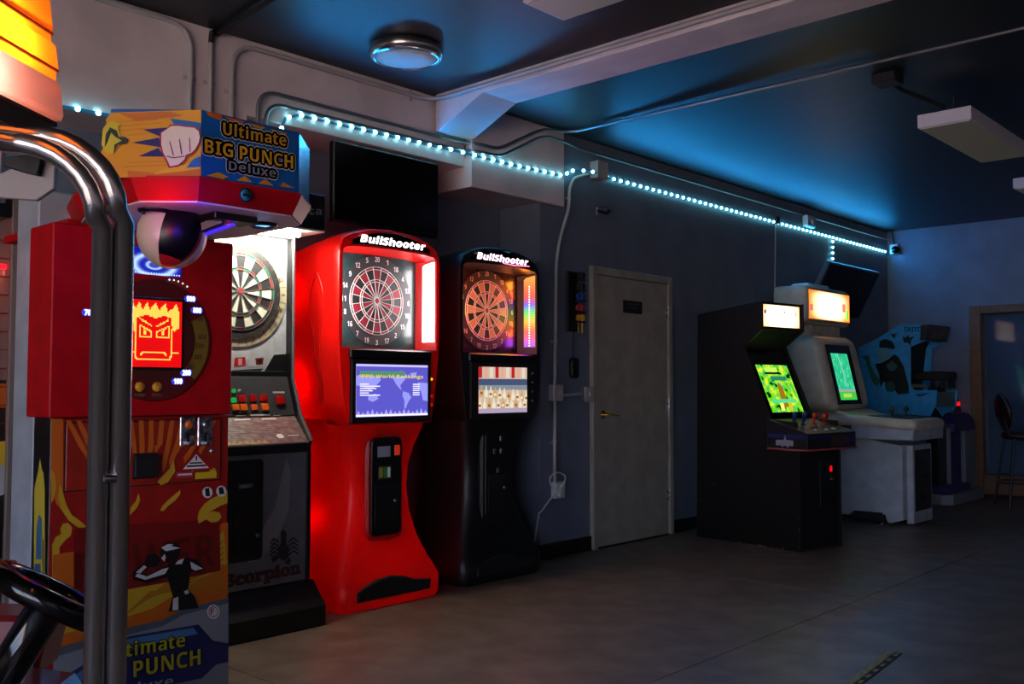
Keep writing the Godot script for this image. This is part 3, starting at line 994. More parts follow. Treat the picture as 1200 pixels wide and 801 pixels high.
	bx(st, a.x - P.x - 0.004, c.x - P.x + 0.004, a.y - 0.004, c.y + 0.004, 0.003, 0.006, 0.0)
	obj("door_gap", st, M.black_matte, t)
	st = ST()
	bx(st, a.x - P.x, c.x - P.x, a.y, c.y, 0.004, 0.012, 0.002)
	var door_p := obj("coin_door", st, mat(Color(0.62, 0.13, 0.07), 0.42, 0, M.mottle, 2), t)
	var Fd := Vector3(0, 0, -3.538)
	var dl := []
	for n in 14:      # tall rays that curl into flames lower down
		var k := n if n < 2 else n + 1
		var x0 := 77.2 + k * 12.17
		var x1 := x0 + 5.6
		var m0 := x0 + (168.0 - x0) * 0.16
		var e0 := x0 + (168.0 - x0) * 0.30
		var deep := 545.0 + 13.0 * sin(k * 1.9 + 0.6)
		dl.append([O, [x0, 492.5, x1, 492.3, m0 + 6.4, 520, e0 + 4.5, deep - 8, e0 + 1.0, deep, e0 - 0.5, deep - 12, m0, 522]])
	for q in [[184, 564, 199, 548, 203, 538, 205, 552, 196, 565, 188, 568], [246, 546, 252, 549, 253, 558, 244, 559]]:
		dl.append([Yl, q])
	dl.append_array([["a8121c", [229.5, 526, 208.5, 551.5, 250, 549.5]], ["dedad6", [229.5, 532, 214, 549.5, 244.5, 548]], ["2a2020", [228.7, 534, 230.6, 534, 230.4, 539.5, 229, 539.5]], ["3a2c2c", [222, 541.5, 236.5, 540.8, 237, 542.6, 221.5, 543.3]], ["3a2c2c", [218.5, 545, 240.5, 543.9, 241.5, 546, 218, 547.2]],
		["b03a4c", [206, 553, 226, 552, 226, 559, 206, 560]], ["e6c8c8", [208, 555, 224, 554, 224, 556, 208, 557]], ["c8b81e", [228, 553.5, 253, 552, 253, 559.5, 228, 561]]])
	art("door_artwork", t, Fd, N, dl, M.print)
	for u in [219.0, 239.5]:
		var cc: Vector3 = L.call(wz(u, 505, -3.538))
		st = ST()
		bx(st, cc.x - 0.032, cc.x + 0.032, cc.y - 0.058, cc.y + 0.058, 0.012, 0.02, 0.003)
		var pl := obj("coin_plate", st, M.steel, t)
		st = ST()
		lathe(st, [0.001, 0, 0.017, 0, 0.016, 0.006, 0.001, 0.008], Vector3(cc.x + 0.004, cc.y + 0.027, 0.02), Vector3.BACK, 16, false)
		obj("reject_button", st, mat(Color(0.85, 0.42, 0.12), 0.4) if u < 230 else M.steel, pl)
		st = ST()
		bx(st, cc.x - 0.005, cc.x + 0.005, cc.y - 0.042, cc.y - 0.006, 0.019, 0.023, 0.001)
		obj("coin_slot", st, M.black_matte, pl)
		st = ST()
		bx(st, cc.x - 0.018, cc.x + 0.006, cc.y - 0.052, cc.y - 0.04, 0.019, 0.0225, 0.001)
		obj("coin_label", st, M.white_print, pl)
	var lk: Vector3 = L.call(wz(247.5, 528, -3.538))
	st = ST()
	lathe(st, [0.001, 0, 0.011, 0, 0.010, 0.01, 0.001, 0.012], Vector3(lk.x, lk.y, 0.012), Vector3.BACK, 14, false)
	obj("lock", st, M.steel, door_p)
	var r0: Vector3 = L.call(wz(157, 562, -3.52))
	var r1: Vector3 = L.call(wz(185, 530, -3.52))
	st = ST()
	extr(st, pv([0.0, r0.y, 0.03, r0.y + 0.01, 0.03, r1.y - 0.02, 0.015, r1.y, 0.0, r1.y]), Vector3(r0.x, 0, 0.012), Vector3.BACK, Vector3.UP, Vector3(r1.x - r0.x, 0, 0), 0.003)
	obj("coin_return", st, M.black_matte, t)
	# --- dial on the red box
	var dc := Vector3(0.01, 1.39, 0.05)
	st = ST()
	lathe(st, [0.236, 0.0, 0.236, 0.004, 0.231, 0.007, 0.001, 0.007], dc, Vector3.BACK, 48, false, false)
	obj("dial", st, mat(Color(0.36, 0.055, 0.06), 0.3), t)
	st = ST()
	for k in 20:      # yellow band of the score ring
		var a0 := -0.75 + 0.062 * k
		var a1 := a0 + 0.062
		var cols := srgb("7d6a1e")
		st.set_color(cols)
		var pts := []
		for e in [[0.152, a0], [0.222, a0], [0.222, a1], [0.152, a1]]:
			pts.append(dc + Vector3(e[0] * cos(e[1]), e[0] * sin(e[1]), 0.0078))
		poly(st, pts, Vector3.BACK)
	obj("score_band", st, M.print, t)
	st = ST()
	lathe(st, [0.162, 0.0076, 0.162, 0.010, 0.15, 0.011, 0.001, 0.011], dc, Vector3.BACK, 40, false, false)
	obj("dial_centre", st, mat(Color(0.30, 0.09, 0.06), 0.35), t)
	var sp := Vector2(1.868 - P.x, 0.0)
	var y0 := wz(180, 430, -3.5).y
	var y1 := wz(180, 352, -3.5).y
	st = ST()
	bx(st, -0.1 + 0.01 - 0.012, 0.1 + 0.01 + 0.012, y0 - 0.012, y1 + 0.012, 0.05, 0.068, 0.004)
	obj("screen_bezel", st, M.black_gloss, t)
	panel("face_screen", t, Vector3(-0.09, y0, 0.069), Vector3(0.11, y0, 0.069), Vector3(0.11, y1, 0.069), Vector3(-0.09, y1, 0.069), glow_tex(led_face(), 1.5), 0.002)
	area(t, Vector3(0.01, (y0 + y1) / 2, 0.074), Vector3.BACK, Vector3.UP, 0.2, y1 - y0, Color(1.0, 0.16, 0.06), 0.006)
	var litm := glow(Color(0.62, 0.66, 1.0), 3.4)
	var pill := glow(Color(0.25, 0.25, 1.0), 0.7)
	for q in [[223, 350, "900", 1], [230.5, 363.5, "800", 1], [233, 373, "700", 0], [237, 394.5, "600", 0], [234, 405, "500", 0], [232, 418, "400", 0], [223.5, 429, "300", 0], [218, 436.5, "200", 1], [208, 446.5, "100", 1], [104, 366, "700", 1]]:
		var w: Vector3 = L.call(wz(q[0], q[1], -3.492))
		st = ST()
		var wd := 0.034
		if q[3] == 1:
			for k in 3:
				lathe(st, [0.001, 0, 0.0135, 0, 0.0125, 0.003, 0.001, 0.003], Vector3(w.x + (k - 1) * 0.0125, w.y, 0.0585), Vector3.BACK, 10, false)
			obj("score_light", st, pill, t)
			st = ST()
			text(st, q[2], Vector3(w.x - wd / 2, w.y - 0.010, 0.0625), Vector3(wd, 0, 0), Vector3(0, 0.02, 0), Color.WHITE, 0.0012)
			obj("score_light", st, litm, t)
		else:
			text(st, q[2], Vector3(w.x - wd / 2, w.y - 0.010, 0.0585), Vector3(wd, 0, 0), Vector3(0, 0.02, 0), srgb("4a2a20"))
			obj("score_number", st, M.print, t)
	for u in [164.0, 184.0]:
		var w: Vector3 = L.call(wz(u, 453, -3.49))
		st = ST()
		lathe(st, [0.019, 0, 0.019, 0.006, 0.015, 0.013, 0.001, 0.015], Vector3(w.x, w.y, 0.056), Vector3.BACK, 18, false)
		obj("start_button", st, mat(Color(0.80, 0.58, 0.10), 0.35), t)
		st = ST()
		bx(st, w.x - 0.02, w.x + 0.02, w.y - 0.036, w.y - 0.026, 0.056, 0.0577, 0)
		obj("button_label", st, mat(Color(0.42, 0.30, 0.20), 0.5), t)
	var bd := [L.call(wz(212, 325, -3.5)), L.call(wz(212, 300, -3.5))]
	panel("blue_display", t, Vector3(-0.11, bd[0].y, 0.052), Vector3(bd[0].x, bd[0].y, 0.052), Vector3(bd[0].x, bd[1].y + 0.02, 0.052), Vector3(-0.11, bd[1].y + 0.02, 0.052), glow_tex(blue_display(), 1.5), 0.004)
	area(t, Vector3(0.0, bd[0].y + 0.05, 0.057), Vector3.BACK, Vector3.UP, 0.2, 0.08, Color(0.3, 0.4, 1.0), 0.008)
	for k in 5:
		var w: Vector3 = L.call(wz(199 + k * 5.2, 327.5 + k * k * 0.5, -3.49))
		st = ST()
		lathe(st, [0.0035, 0, 0.003, 0.002, 0.0005, 0.003], Vector3(w.x, w.y, 0.057), Vector3.BACK, 8, false)
		obj("led", st, glow(Color(0.7, 1.0, 1.0), 1.6), t)
	# --- canopy and header
	var plan := plan8(1.42, 2.125, -2.84, -3.0, -3.44, -3.75, 0.155, 0.1)
	var low_plan := inset(plan, 0.034)
	st = ST()
	var off := Vector3(-P.x, 0, -P.z)
	loft(st, [ring_at(low_plan, 1.822, off), ring_at(plan, 1.888, off), ring_at(plan, 1.897, off)], true, false)
	obj("canopy", st, M.red_paint, t)
	st = ST()
	extr(st, inset(low_plan, 0.006), Vector3(-P.x, 1.816, -P.z), Vector3.RIGHT, Vector3.BACK, Vector3(0, 0.008, 0), 0.001)
	obj("canopy_underside", st, mat(Color(0.80, 0.77, 0.72), 0.5), t)
	st = ST()
	extr(st, pv([1.582, -2.844, 1.962, -2.844, 2.13, -3.02, 2.03, -3.12, 1.47, -3.12, 1.374, -3.052]), Vector3(-P.x, 1.896, -P.z), Vector3.RIGHT, Vector3.BACK, Vector3(0, 0.221, 0), 0.003)
	obj("header", st, mat(Color(0.09, 0.33, 0.60), 0.22), t)
	var glossy := mat(Color.WHITE, 0.16)
	glossy.vertex_color_use_as_albedo = true
	var hl := [
		["1c5f9e", [236.4, 128.4, 346, 159, 346, 221, 236.4, 206.6]],
		["c8601c", [241, 130, 260, 135, 259, 141, 244, 135.5]], ["c8601c", [264, 136.3, 286, 142.4, 280, 149, 271, 144]], ["c87a1c", [290, 143.6, 311, 149.4, 305, 152, 296, 148]], ["c87a1c", [317, 151, 336, 156.4, 334, 159, 320, 156]],
		["d89a20", [242, 205.6, 255, 202, 267, 207, 261, 210]], ["d89a20", [277, 211.4, 286, 206, 295, 213.6]], ["d88a20", [302, 215, 310, 210, 320, 217.6]], ["d07a20", [328, 218.6, 331, 213.6, 344, 220.4]],
	]
	var H := Vector3(0, 0, -2.844)
	art("header_artwork", t, H, N, hl, glossy, 0.0004)
	st = ST()
	for g in [[0.0105, "dcdcd8", 0.0042], [0.0078, "120e10", 0.0046], [0.0, "", 0.0050]]:
		for q in [["Ultimate", 261.5, 157.4, 335.5, 171.4, 15.0, "b98a28"], ["BIG PUNCH", 240, 178.6, 343.6, 197.6, 16.0, "d09a26"], ["Deluxe", 268, 199.0, 323.5, 208.2, 11.5, "80807e"]]:
			ptext(st, t, q[0], H, N, q[1], q[2], q[3], q[4], q[5], q[6] if g[1] == "" else g[1], g[2] + (0.0002 if q[0] == "BIG PUNCH" else 0.0), g[0])
	obj("header_lettering", st, glossy, t)
	var cp := Vector3(1.58, 0, -2.844)
	var cn := Vector3(-1, 0, 1).normalized()
	var cl := [
		["dc9a24", [235.8, 128.4, 131, 132, 124, 140, 128, 160, 112, 190, 128, 208, 235.8, 206.6]],
["c98426", [128, 143, 185, 139, 185, 140, 128, 144.5]], ["c98426", [132, 148, 190, 143.5, 190, 144.6, 132, 149.6]], ["c98426", [136, 153, 176, 149.5, 176, 150.6, 136, 154.6]], ["c98426", [150, 158, 172, 156, 172, 157, 150, 159.3]], ["c98426", [150, 190, 196, 188.4, 196, 189.4, 150, 191.2]], ["c98426", [145, 195, 200, 192.6, 200, 193.6, 145, 196.4]],
		["c8702a", [140, 133, 200, 131, 215, 136, 160, 142]], ["c8702a", [150, 207.6, 235, 206.4, 235, 198, 220, 200, 186, 203, 150, 200]], ["e0b02c", [180, 204, 200, 196, 235, 190, 235, 198, 205, 202]],
		["1f62a4", [200, 139, 235.6, 144, 235.6, 160, 227, 150, 205, 147]], ["2a2468", [168, 152, 198, 149.6, 190, 161]], ["2a2468", [155, 167.5, 187, 161.6, 190, 173]], ["2a2468", [163, 183.4, 186, 173.6, 194, 184]], ["1f62a4", [219, 197, 227, 187, 235.6, 183, 235.6, 196]],
		["cdbc34", zq([90, 250, 130, 200, 180, 180, 262, 205, 230, 235, 250, 300, 300, 360, 250, 380, 230, 420, 190, 490, 120, 470, 80, 400], 110, 120, 8.007)],
		["1c3428", zq([120, 300, 160, 238, 222, 268, 240, 325, 300, 328, 332, 350, 310, 390, 232, 402, 192, 484, 200, 400, 268, 362, 205, 325, 170, 288, 132, 385, 108, 424], 110, 120, 8.007)],
		["a01c44", zq([625, 290, 690, 248, 725, 212, 800, 212, 880, 224, 955, 230, 1002, 270, 1007, 330, 1000, 390, 965, 455, 930, 490, 880, 512, 868, 552, 800, 604, 710, 620, 676, 545, 646, 480, 626, 400], 110, 120, 8.007)],
		["e2d2be", zq([640, 292, 690, 258, 732, 226, 800, 226, 880, 237, 950, 243, 990, 277, 1000, 330, 990, 380, 958, 440, 925, 474, 868, 498, 856, 540, 796, 590, 722, 604, 692, 538, 660, 478, 640, 400], 110, 120, 8.007)],
		["7c2038", zq([714, 370, 722, 368, 760, 500, 750, 506], 110, 120, 8.007)], ["7c2038", zq([804, 350, 812, 348, 836, 488, 826, 494], 110, 120, 8.007)], ["7c2038", zq([900, 340, 908, 338, 916, 468, 907, 474], 110, 120, 8.007)], ["7c2038", zq([690, 505, 755, 520, 860, 506, 860, 514, 755, 530, 692, 515], 110, 120, 8.007)],
	]
	art("header_side_artwork", t, cp, cn, cl, glossy, 0.0004)
	st = ST()
	var lg: Vector3 = L.call(wz(288, 228.5, -2.84))
	lathe(st, [0.025, 0, 0.024, 0.002, 0.001, 0.002], Vector3(lg.x, lg.y, lg.z), Vector3.BACK, 24, false)
	obj("round_badge", st, M.black_matte, t)
	st = ST()
	lathe(st, [0.02, 0, 0.02, 0.001, 0.001, 0.001], Vector3(lg.x, lg.y, lg.z + 0.002), Vector3.BACK, 24, false)
	obj("badge_face", st, mat(Color(0.12, 0.50, 0.52), 0.4), t)
	st = ST()
	bx(st, lg.x - 0.013, lg.x + 0.013, lg.y - 0.004, lg.y + 0.004, lg.z + 0.003, lg.z + 0.0036, 0)
	obj("badge_print", st, M.black_matte, t)
	for q in [[181, 246.5, Color(0.75, 0.35, 1.0), 0.25], [308, 262.5, Color(0.45, 0.72, 1.0), 2.2]]:
		var w: Vector3 = L.call(fl(q[0], q[1], 1.815))
		st = ST()
		lathe(st, [0.055, 0.003, 0.055, -0.004, 0.045, -0.012, 0.04, -0.010, 0.04, 0.0], w, Vector3.UP, 24, false)
		obj("downlight_ring", st, M.black, t)
		for k in 5:
			st = ST()
			bx(st, w.x - 0.03 + k * 0.012, w.x - 0.024 + k * 0.012, w.y - 0.006, w.y, w.z - 0.02, w.z + 0.02, 0)
			obj("downlight_led", st, glow(q[2], q[3]), t)
		if q[3] > 1:
			omni(t, w + Vector3(0, -0.03, 0), q[2], 0.0015, 0.03)
	# --- arm and punch ball
	var mt: Vector3 = L.call(fl(262, 252, 1.815))
	var bc: Vector3 = L.call(pd(200, 281, 3.36))
	st = ST()
	box(st, mt + Vector3(0.02, -0.012, 0.0), Vector3(0.17, 0.025, 0.11), 0.004)
	obj("arm_mount", st, M.black, t)
	var dir := (mt + Vector3(0, -0.02, 0) - bc).normalized()
	var e0 := bc + dir * 0.095
	var mid := (e0 + mt) / 2 + Vector3(0, -0.01, 0)
	var bas := Basis.looking_at(dir, Vector3.UP)
	st = ST()
	box(st, mid, Vector3(0.06, 0.035, e0.distance_to(mt)), 0.005, bas)
	var arm := obj("arm", st, M.black, t)
	st = ST()
	box(st, mid + bas * Vector3(-0.031, -0.014, 0.02), Vector3(0.006, 0.01, 0.16), 0.001, bas)
	obj("red_led_bar", st, glow(Color(1.0, 0.06, 0.08), 2.0), t)
	st = ST()
	box(st, mid + bas * Vector3(-0.012, -0.021, 0.0), Vector3(0.03, 0.005, 0.16), 0.001, bas)
	obj("violet_led_bar", st, glow(Color(0.22, 0.12, 1.0), 1.2), t)
	omni(t, L.call(fl(185, 252, 1.76)), Color(1.0, 0.05, 0.16), 0.016, 0.03)
	omni(t, L.call(fl(232, 250, 1.76)), Color(0.25, 0.10, 1.0), 0.035, 0.03)
	st = ST()
	st.set_smooth_group(1)
	var ax := Vector3(0.28, 1.0, 0.0).normalized()
	var x1 := ax.cross(Vector3.BACK).normalized()
	var z1 := ax.cross(x1)
	var towards := (EYE - P - bc).normalized()
	var phi0 := atan2(towards.dot(z1), towards.dot(x1))
	var nu := 48
	var nv := 20
	var pt := func(i: int, j: int) -> Vector3:
		var th := PI * j / nv
		var ph := TAU * i / nu
		var r := 0.116 * (1.0 + 0.17 * cos(th))
		return bc + ax * (r * 1.05 * cos(th)) + (x1 * cos(ph) + z1 * sin(ph)) * (r * sin(th))
	for i in nu:
		var ph := fposmod(TAU * (i + 0.5) / nu - phi0 + PI, TAU) - PI
		var col := srgb("c9bda8")
		if ph > -0.30 and ph < 0.85:
			col = srgb("0c0c0e")
		elif ph >= 0.85 and ph < 1.0:
			col = srgb("8c1420")
		elif absf(ph) > 2.3:
			col = srgb("0c0c0e")
		for j in nv:
			st.set_color(srgb("6b4a22") if j < 4 else (srgb("b01c24") if j > nv - 6 and ph > -0.30 and ph < 1.0 else col))
			tri(st, pt.call(i, j), pt.call(i + 1, j), pt.call(i + 1, j + 1))
			tri(st, pt.call(i, j), pt.call(i + 1, j + 1), pt.call(i, j + 1))
	var bm := mat(Color.WHITE, 0.35)
	bm.vertex_color_use_as_albedo = true
	obj("punch_ball", st, bm, t)
# ================================================================ dart machines
const NUM := ["20", "1", "18", "4", "13", "6", "10", "15", "2", "17", "3", "19", "7", "16", "8", "11", "14", "9", "12", "5"]
func dartboard(t: Node3D, c: Vector3, r: float, cols: Array, wire: Material, numcol: Color, numr: float, gap: Color) -> void:    # cols: even single, odd single, even ring, odd ring
	var hold := Node3D.new()
	hold.name = "dartboard"
	t.add_child(hold, true)
	var m := mat(Color.WHITE, 0.5)
	m.vertex_color_use_as_albedo = true
	var bands := [[0.09, 0.56, 0], [0.56, 0.63, 2], [0.63, 0.93, 0], [0.93, 1.0, 2]]
	for i in 20:
		var st := ST()
		var a0 := PI / 2 - (i - 0.5) * TAU / 20
		for b in bands:
			st.set_color(cols[b[2] + i % 2])
			for h in 2:
				var p0: float = a0 - TAU / 40 * h
				var p1: float = a0 - TAU / 40 * (h + 1)
				poly(st, [c + Vector3(cos(p0), sin(p0), 0) * r * b[0] + Vector3(0, 0, 0.006), c + Vector3(cos(p0), sin(p0), 0) * r * b[1] + Vector3(0, 0, 0.006), c + Vector3(cos(p1), sin(p1), 0) * r * b[1] + Vector3(0, 0, 0.006), c + Vector3(cos(p1), sin(p1), 0) * r * b[0] + Vector3(0, 0, 0.006)], Vector3.BACK)
		obj("segment", st, m, hold)
	var sb := ST()
	sb.set_color(cols[2])
	lathe(sb, [r * 0.09, 0.0, r * 0.09, 0.007, r * 0.04, 0.008, 0.0005, 0.008], c, Vector3.BACK, 20, false)
	obj("bullseye", sb, mat(Color(0.66, 0.16, 0.18), 0.5), hold)
	var sw := ST()
	for i in 20:
		var a := PI / 2 - (i - 0.5) * TAU / 20
		var d := Vector3(cos(a), sin(a), 0)
		box(sw, c + d * r * 0.55 + Vector3(0, 0, 0.007), Vector3(r * 0.92, 0.0028, 0.004), 0.0, Basis(Vector3.BACK, a))
	for q in [0.09, 0.56, 0.63, 0.93, 1.005]:
		lathe(sw, [r * q - 0.0016, 0.005, r * q - 0.0016, 0.009, r * q + 0.0016, 0.009, r * q + 0.0016, 0.005], c, Vector3.BACK, 60, false, false)
	obj("spider", sw, wire, hold)
	var sr := ST()
	lathe(sr, [r * 1.01, 0.004, r * 1.01, 0.006, r * numr, 0.006, r * numr, 0.0], c, Vector3.BACK, 60, false, false)
	obj("catch_ring", sr, mat(gap.linear_to_srgb(), 0.55), hold)
	var sn := ST()
	for i in 20:
		var a := PI / 2 - i * TAU / 20
		var p := c + Vector3(cos(a), sin(a), 0) * r * (1.0 + (numr - 1.0) * 0.55 + 0.05) + Vector3(0, 0, 0.0075)
		var s: String = NUM[i]
		var w := 0.017 * s.length()
		text(sn, s, p - Vector3(w / 2, 0.015, 0), Vector3(w, 0, 0), Vector3(0, 0.03, 0), numcol)
	obj("numbers", sn, M.print, hold)

func map_screen() -> ImageTexture:
	var img := picture(512, 376, Color(0.34, 0.32, 0.74))
	var land := Color(0.56, 0.57, 0.90)
	ipoly(img, [0.48, 0.14, 0.62, 0.12, 0.70, 0.20, 0.66, 0.30, 0.60, 0.40, 0.62, 0.50, 0.66, 0.52, 0.60, 0.48, 0.54, 0.38, 0.50, 0.28], land)
	ipoly(img, [0.64, 0.52, 0.72, 0.55, 0.76, 0.64, 0.71, 0.74, 0.68, 0.86, 0.66, 0.84, 0.66, 0.70, 0.63, 0.60], land)
	ipoly(img, [0.74, 0.16, 0.84, 0.14, 0.82, 0.24, 0.76, 0.26], land)
	ipoly(img, [0.86, 0.34, 1.0, 0.36, 1.0, 0.72, 0.93, 0.70, 0.90, 0.52, 0.85, 0.46], land)
	ipoly(img, [0.0, 0.22, 0.28, 0.18, 0.33, 0.30, 0.26, 0.42, 0.18, 0.50, 0.10, 0.44, 0.0, 0.40], land)
	ipoly(img, [0.16, 0.60, 0.26, 0.56, 0.30, 0.66, 0.22, 0.72, 0.16, 0.68], land)
	for k in 16:
		ipoly(img, [k / 16.0, 0.97, k / 16.0 + 0.03, 0.88 + 0.03 * sin(k * 1.7), (k + 1) / 16.0, 0.97], Color(0.62, 0.60, 0.92))
	irect(img, 0, 0.96, 1, 0.04, Color(0.92, 0.90, 1.0))
	irect(img, 0, 0, 1, 0.045, Color(0.75, 0.72, 0.95))
	irect(img, 0.05, 0.13, 0.62, 0.10, Color(0.30, 0.52, 0.42))
	for k in 6:
		irect(img, 0.05, 0.37 + k * 0.042, 0.12 + 0.05 * ((k * 7) % 4), 0.022, Color(0.92, 0.90, 1.0))
		irect(img, 0.78, 0.37 + k * 0.042, 0.10, 0.022, Color(0.92, 0.90, 1.0))
	return ImageTexture.create_from_image(img)
func bottle_screen() -> ImageTexture:
	var img := picture(384, 320, Color(0.90, 0.78, 0.70))
	for k in 9:
		irect(img, k / 9.0, 0.0, 0.07, 0.24, [Color(0.80, 0.14, 0.14), Color(0.95, 0.72, 0.62), Color(0.98, 0.90, 0.82)][k % 3])
	irect(img, 0, 0.26, 1, 0.14, Color(0.30, 0.36, 0.50))
	irect(img, 0, 0.40, 1, 0.10, Color(0.55, 0.60, 0.66))
	for r in 2:
		for k in 11:
			var x := 0.02 + k * 0.092 - r * 0.03
			var y := 0.40 + r * 0.27 + 0.012 * k * (1 - r)
			ipoly(img, [x, y + 0.24, x + 0.005, y + 0.12, x + 0.025, y + 0.07, x + 0.028, y, x + 0.05, y, x + 0.053, y + 0.07, x + 0.073, y + 0.12, x + 0.078, y + 0.24], Color(1.0, 0.95, 0.80) if (k + r) % 3 else Color(0.86, 0.70, 0.45))
			irect(img, x + 0.012, y + 0.14, 0.05, 0.05, Color(0.98, 0.98, 0.95) if k % 2 else Color(0.70, 0.35, 0.25))
	irect(img, 0, 0.90, 1, 0.10, Color(0.75, 0.68, 0.80))
	return ImageTexture.create_from_image(img)
func outline_pts(h: Array) -> Array:      # right half from the bottom up, mirrored
	var r := []
	for i in range(0, h.size(), 2):
		r.append(Vector2(h[i], h[i + 1]))
	for i in range(h.size() - 4, -1, -2):
		r.append(Vector2(-h[i], h[i + 1]))
	return r
func loop_at(p: Array, z: float, s := 1.0, cy := 1.5) -> Array:
	var r := []
	for v in p:
		r.append(Vector3(v.x * s, cy + (v.y - cy) * s, z))
	return r
func dart_tower(called: String, label: String, at: Vector3, red: bool) -> void:
	var t := thing(called, label, "dart machine", at)
	var shell: Material = M.red_shell if red else M.dark_shell
	# body below the screen, waisted, one skin
	var st := ST()
	var rings := []
	for s in [[0.0, 0.358, 0.03], [0.03, 0.37, 0.04], [0.12, 0.372, 0.04], [0.17, 0.355, 0.02], [0.24, 0.32, -0.01], [0.35, 0.275, -0.045], [0.50, 0.235, -0.07], [0.64, 0.222, -0.08], [0.76, 0.232, -0.075], [0.88, 0.265, -0.055], [0.97, 0.30, -0.03], [1.03, 0.312, -0.02]]:
		rings.append(ring_at(rrect(-s[1], s[1], -0.56, s[2], 0.07, 5), s[0]))
	loft(st, rings)
	obj("lower_body", st, shell, t)
	# head: rounded outline with a deep square mouth
	var outer := outline_pts([0.312, 1.0, 0.335, 1.12, 0.36, 1.30, 0.373, 1.45, 0.376, 1.70, 0.376, 1.93, 0.370, 1.985, 0.345, 2.03, 0.28, 2.063, 0.16, 2.095, 0.0, 2.107])
	var mouth_f := outline_pts([0.345, 1.425, 0.345, 1.427, 0.345, 1.43, 0.346, 1.47, 0.346, 1.70, 0.346, 1.93, 0.340, 1.962, 0.315, 1.976, 0.25, 1.983, 0.14, 1.988, 0.0, 1.99])
	var mouth_b := outline_pts([0.30, 1.425, 0.30, 1.427, 0.30, 1.43, 0.30, 1.47, 0.30, 1.70, 0.30, 1.92, 0.298, 1.95, 0.28, 1.96, 0.22, 1.965, 0.13, 1.967, 0.0, 1.968])
	st = ST()
	loft(st, [loop_at(outer, -0.56, 0.90), loop_at(outer, -0.36, 0.95), loop_at(outer, -0.18, 0.985), loop_at(outer, -0.05), loop_at(outer, -0.015, 0.995), loop_at(outer, 0.0, 0.98)], false, true)
	loft(st, [loop_at(outer, 0.0, 0.98), loop_at(mouth_f, 0.0), loop_at(mouth_f, -0.008, 0.995, 1.7), loop_at(mouth_b, -0.138)], false, false)
	var back := loop_at(outer, -0.56, 0.90)
	for i in range(1, back.size() - 1):
		tri(st, back[0], back[i], back[i + 1])
	obj("head_shell", st, shell, t)
	if red:   # raised dart outline on the left cheek
		st = ST()
		for e in [-1.0, 1.0]:
			var ridge := []
			for q in [[1.12, 0.012], [1.42, 0.022], [1.52, 0.03], [1.58, 0.06], [1.72, 0.066], [1.80, 0.03], [1.84, 0.004]]:
				ridge.append(Vector3(-lerpf(0.333, 0.3715, clampf((q[0] - 1.12) / 0.35, 0, 1)), q[0], -0.20 + e * q[1]))
			tube(st, bend(ridge, 0.04, 4), 0.0045, 6)
		obj("cheek_moulding", st, shell, t)
	# board
	st = ST()
	bx(st, -0.302, 0.302, 1.42, 1.97, -0.17, -0.138, 0.0)
	obj("board_plate", st, mat(Color(0.21, 0.31, 0.31) if red else Color(0.19, 0.13, 0.13), 0.22, 0, M.mottle, 6), t)
	var wirem := mat(Color(0.88, 0.88, 0.86), 0.4)
	var bc := Vector3(0.0, 1.705, -0.138)
	if red:
		dartboard(t, bc, 0.195, [srgb("9c1c30"), srgb("1e2426"), srgb("1e2426"), srgb("a42438")], wirem, srgb("e8e8e8"), 1.33, srgb("30383a"))
	else:
		dartboard(t, bc, 0.195, [srgb("14100e"), srgb("cf9a74"), srgb("a83a34"), srgb("7c4034")], wirem, srgb("c8b0a0"), 1.33, srgb("28201e"))
	for s in [-1.0, 1.0]:
		var m: Material
		if red:
			m = glow(Color(1.0, 0.93, 0.95), 5.0)
		else:
			var rainbow := Gradient.new()
			rainbow.offsets = PackedFloat32Array([0.0, 0.16, 0.30, 0.40, 0.48, 0.56, 0.66, 0.78, 0.88, 1.0])
			rainbow.colors = PackedColorArray([Color(1, 0.72, 0.32), Color(1, 0.52, 0.3), Color(1, 0.36, 0.36), Color(0.5, 0.42, 1), Color(0.35, 0.85, 0.7), Color(0.6, 0.92, 0.35), Color(1, 0.78, 0.3), Color(1, 0.45, 0.35), Color(1, 0.42, 0.7), Color(0.66, 0.42, 1)])
			var img := picture(8, 256, Color.BLACK)
			for y in 256:
				var c := rainbow.sample(y / 255.0)
				img.fill_rect(Rect2i(0, y, 8, 1), c)
			m = glow_tex(ImageTexture.create_from_image(img), 1.1, 0.3)
		var a := Vector3(s * 0.3155, 1.475, -0.092)
		var b := Vector3(s * 0.3385, 1.475, -0.012)
		var up := Vector3(0, 0.478, 0)
		if s > 0:
			panel("side_light_panel", t, a, b, b + up, a + up, m, 0.002)
		else:
			panel("side_light_panel", t, b, a, a + up, b + up, m, 0.002)
		var mid := (a + b + up) / 2 + Vector3(-s * 0.006, 0, 0.004)
		var fac := Vector3(-s * 0.96, 0, 0.28)
		if red:
			area(t, mid, fac, Vector3.UP, 0.10, 0.4, Color(1.0, 0.95, 0.96), 0.24)
		else:
			var hue := [Color(1.0, 0.5, 0.16), Color(1.0, 0.4, 0.16), Color(0.4, 0.3, 1.0), Color(0.2, 1.0, 0.35), Color(1.0, 0.55, 0.14), Color(1.0, 0.35, 0.2), Color(0.75, 0.25, 1.0)]
			var strength := [1.4, 1.4, 0.35, 0.4, 1.3, 1.3, 0.5]
			for k in 7:
				area(t, Vector3(mid.x, 1.895 - k * 0.064, mid.z), fac, Vector3.UP, 0.08, 0.055, hue[k], 0.045 * strength[k])
			for k in 24:
				st = ST()
				lathe(st, [0.005, 0, 0.004, 0.003, 0.0005, 0.004], (a + b) / 2 + Vector3(-s * 0.0015, 0.01 + k * 0.0172, 0.0), fac, 8, false)
				obj("led", st, glow(Color(1.0, 0.86, 0.78), 3.0), t)
	# sign
	st = ST()
	var sg := []
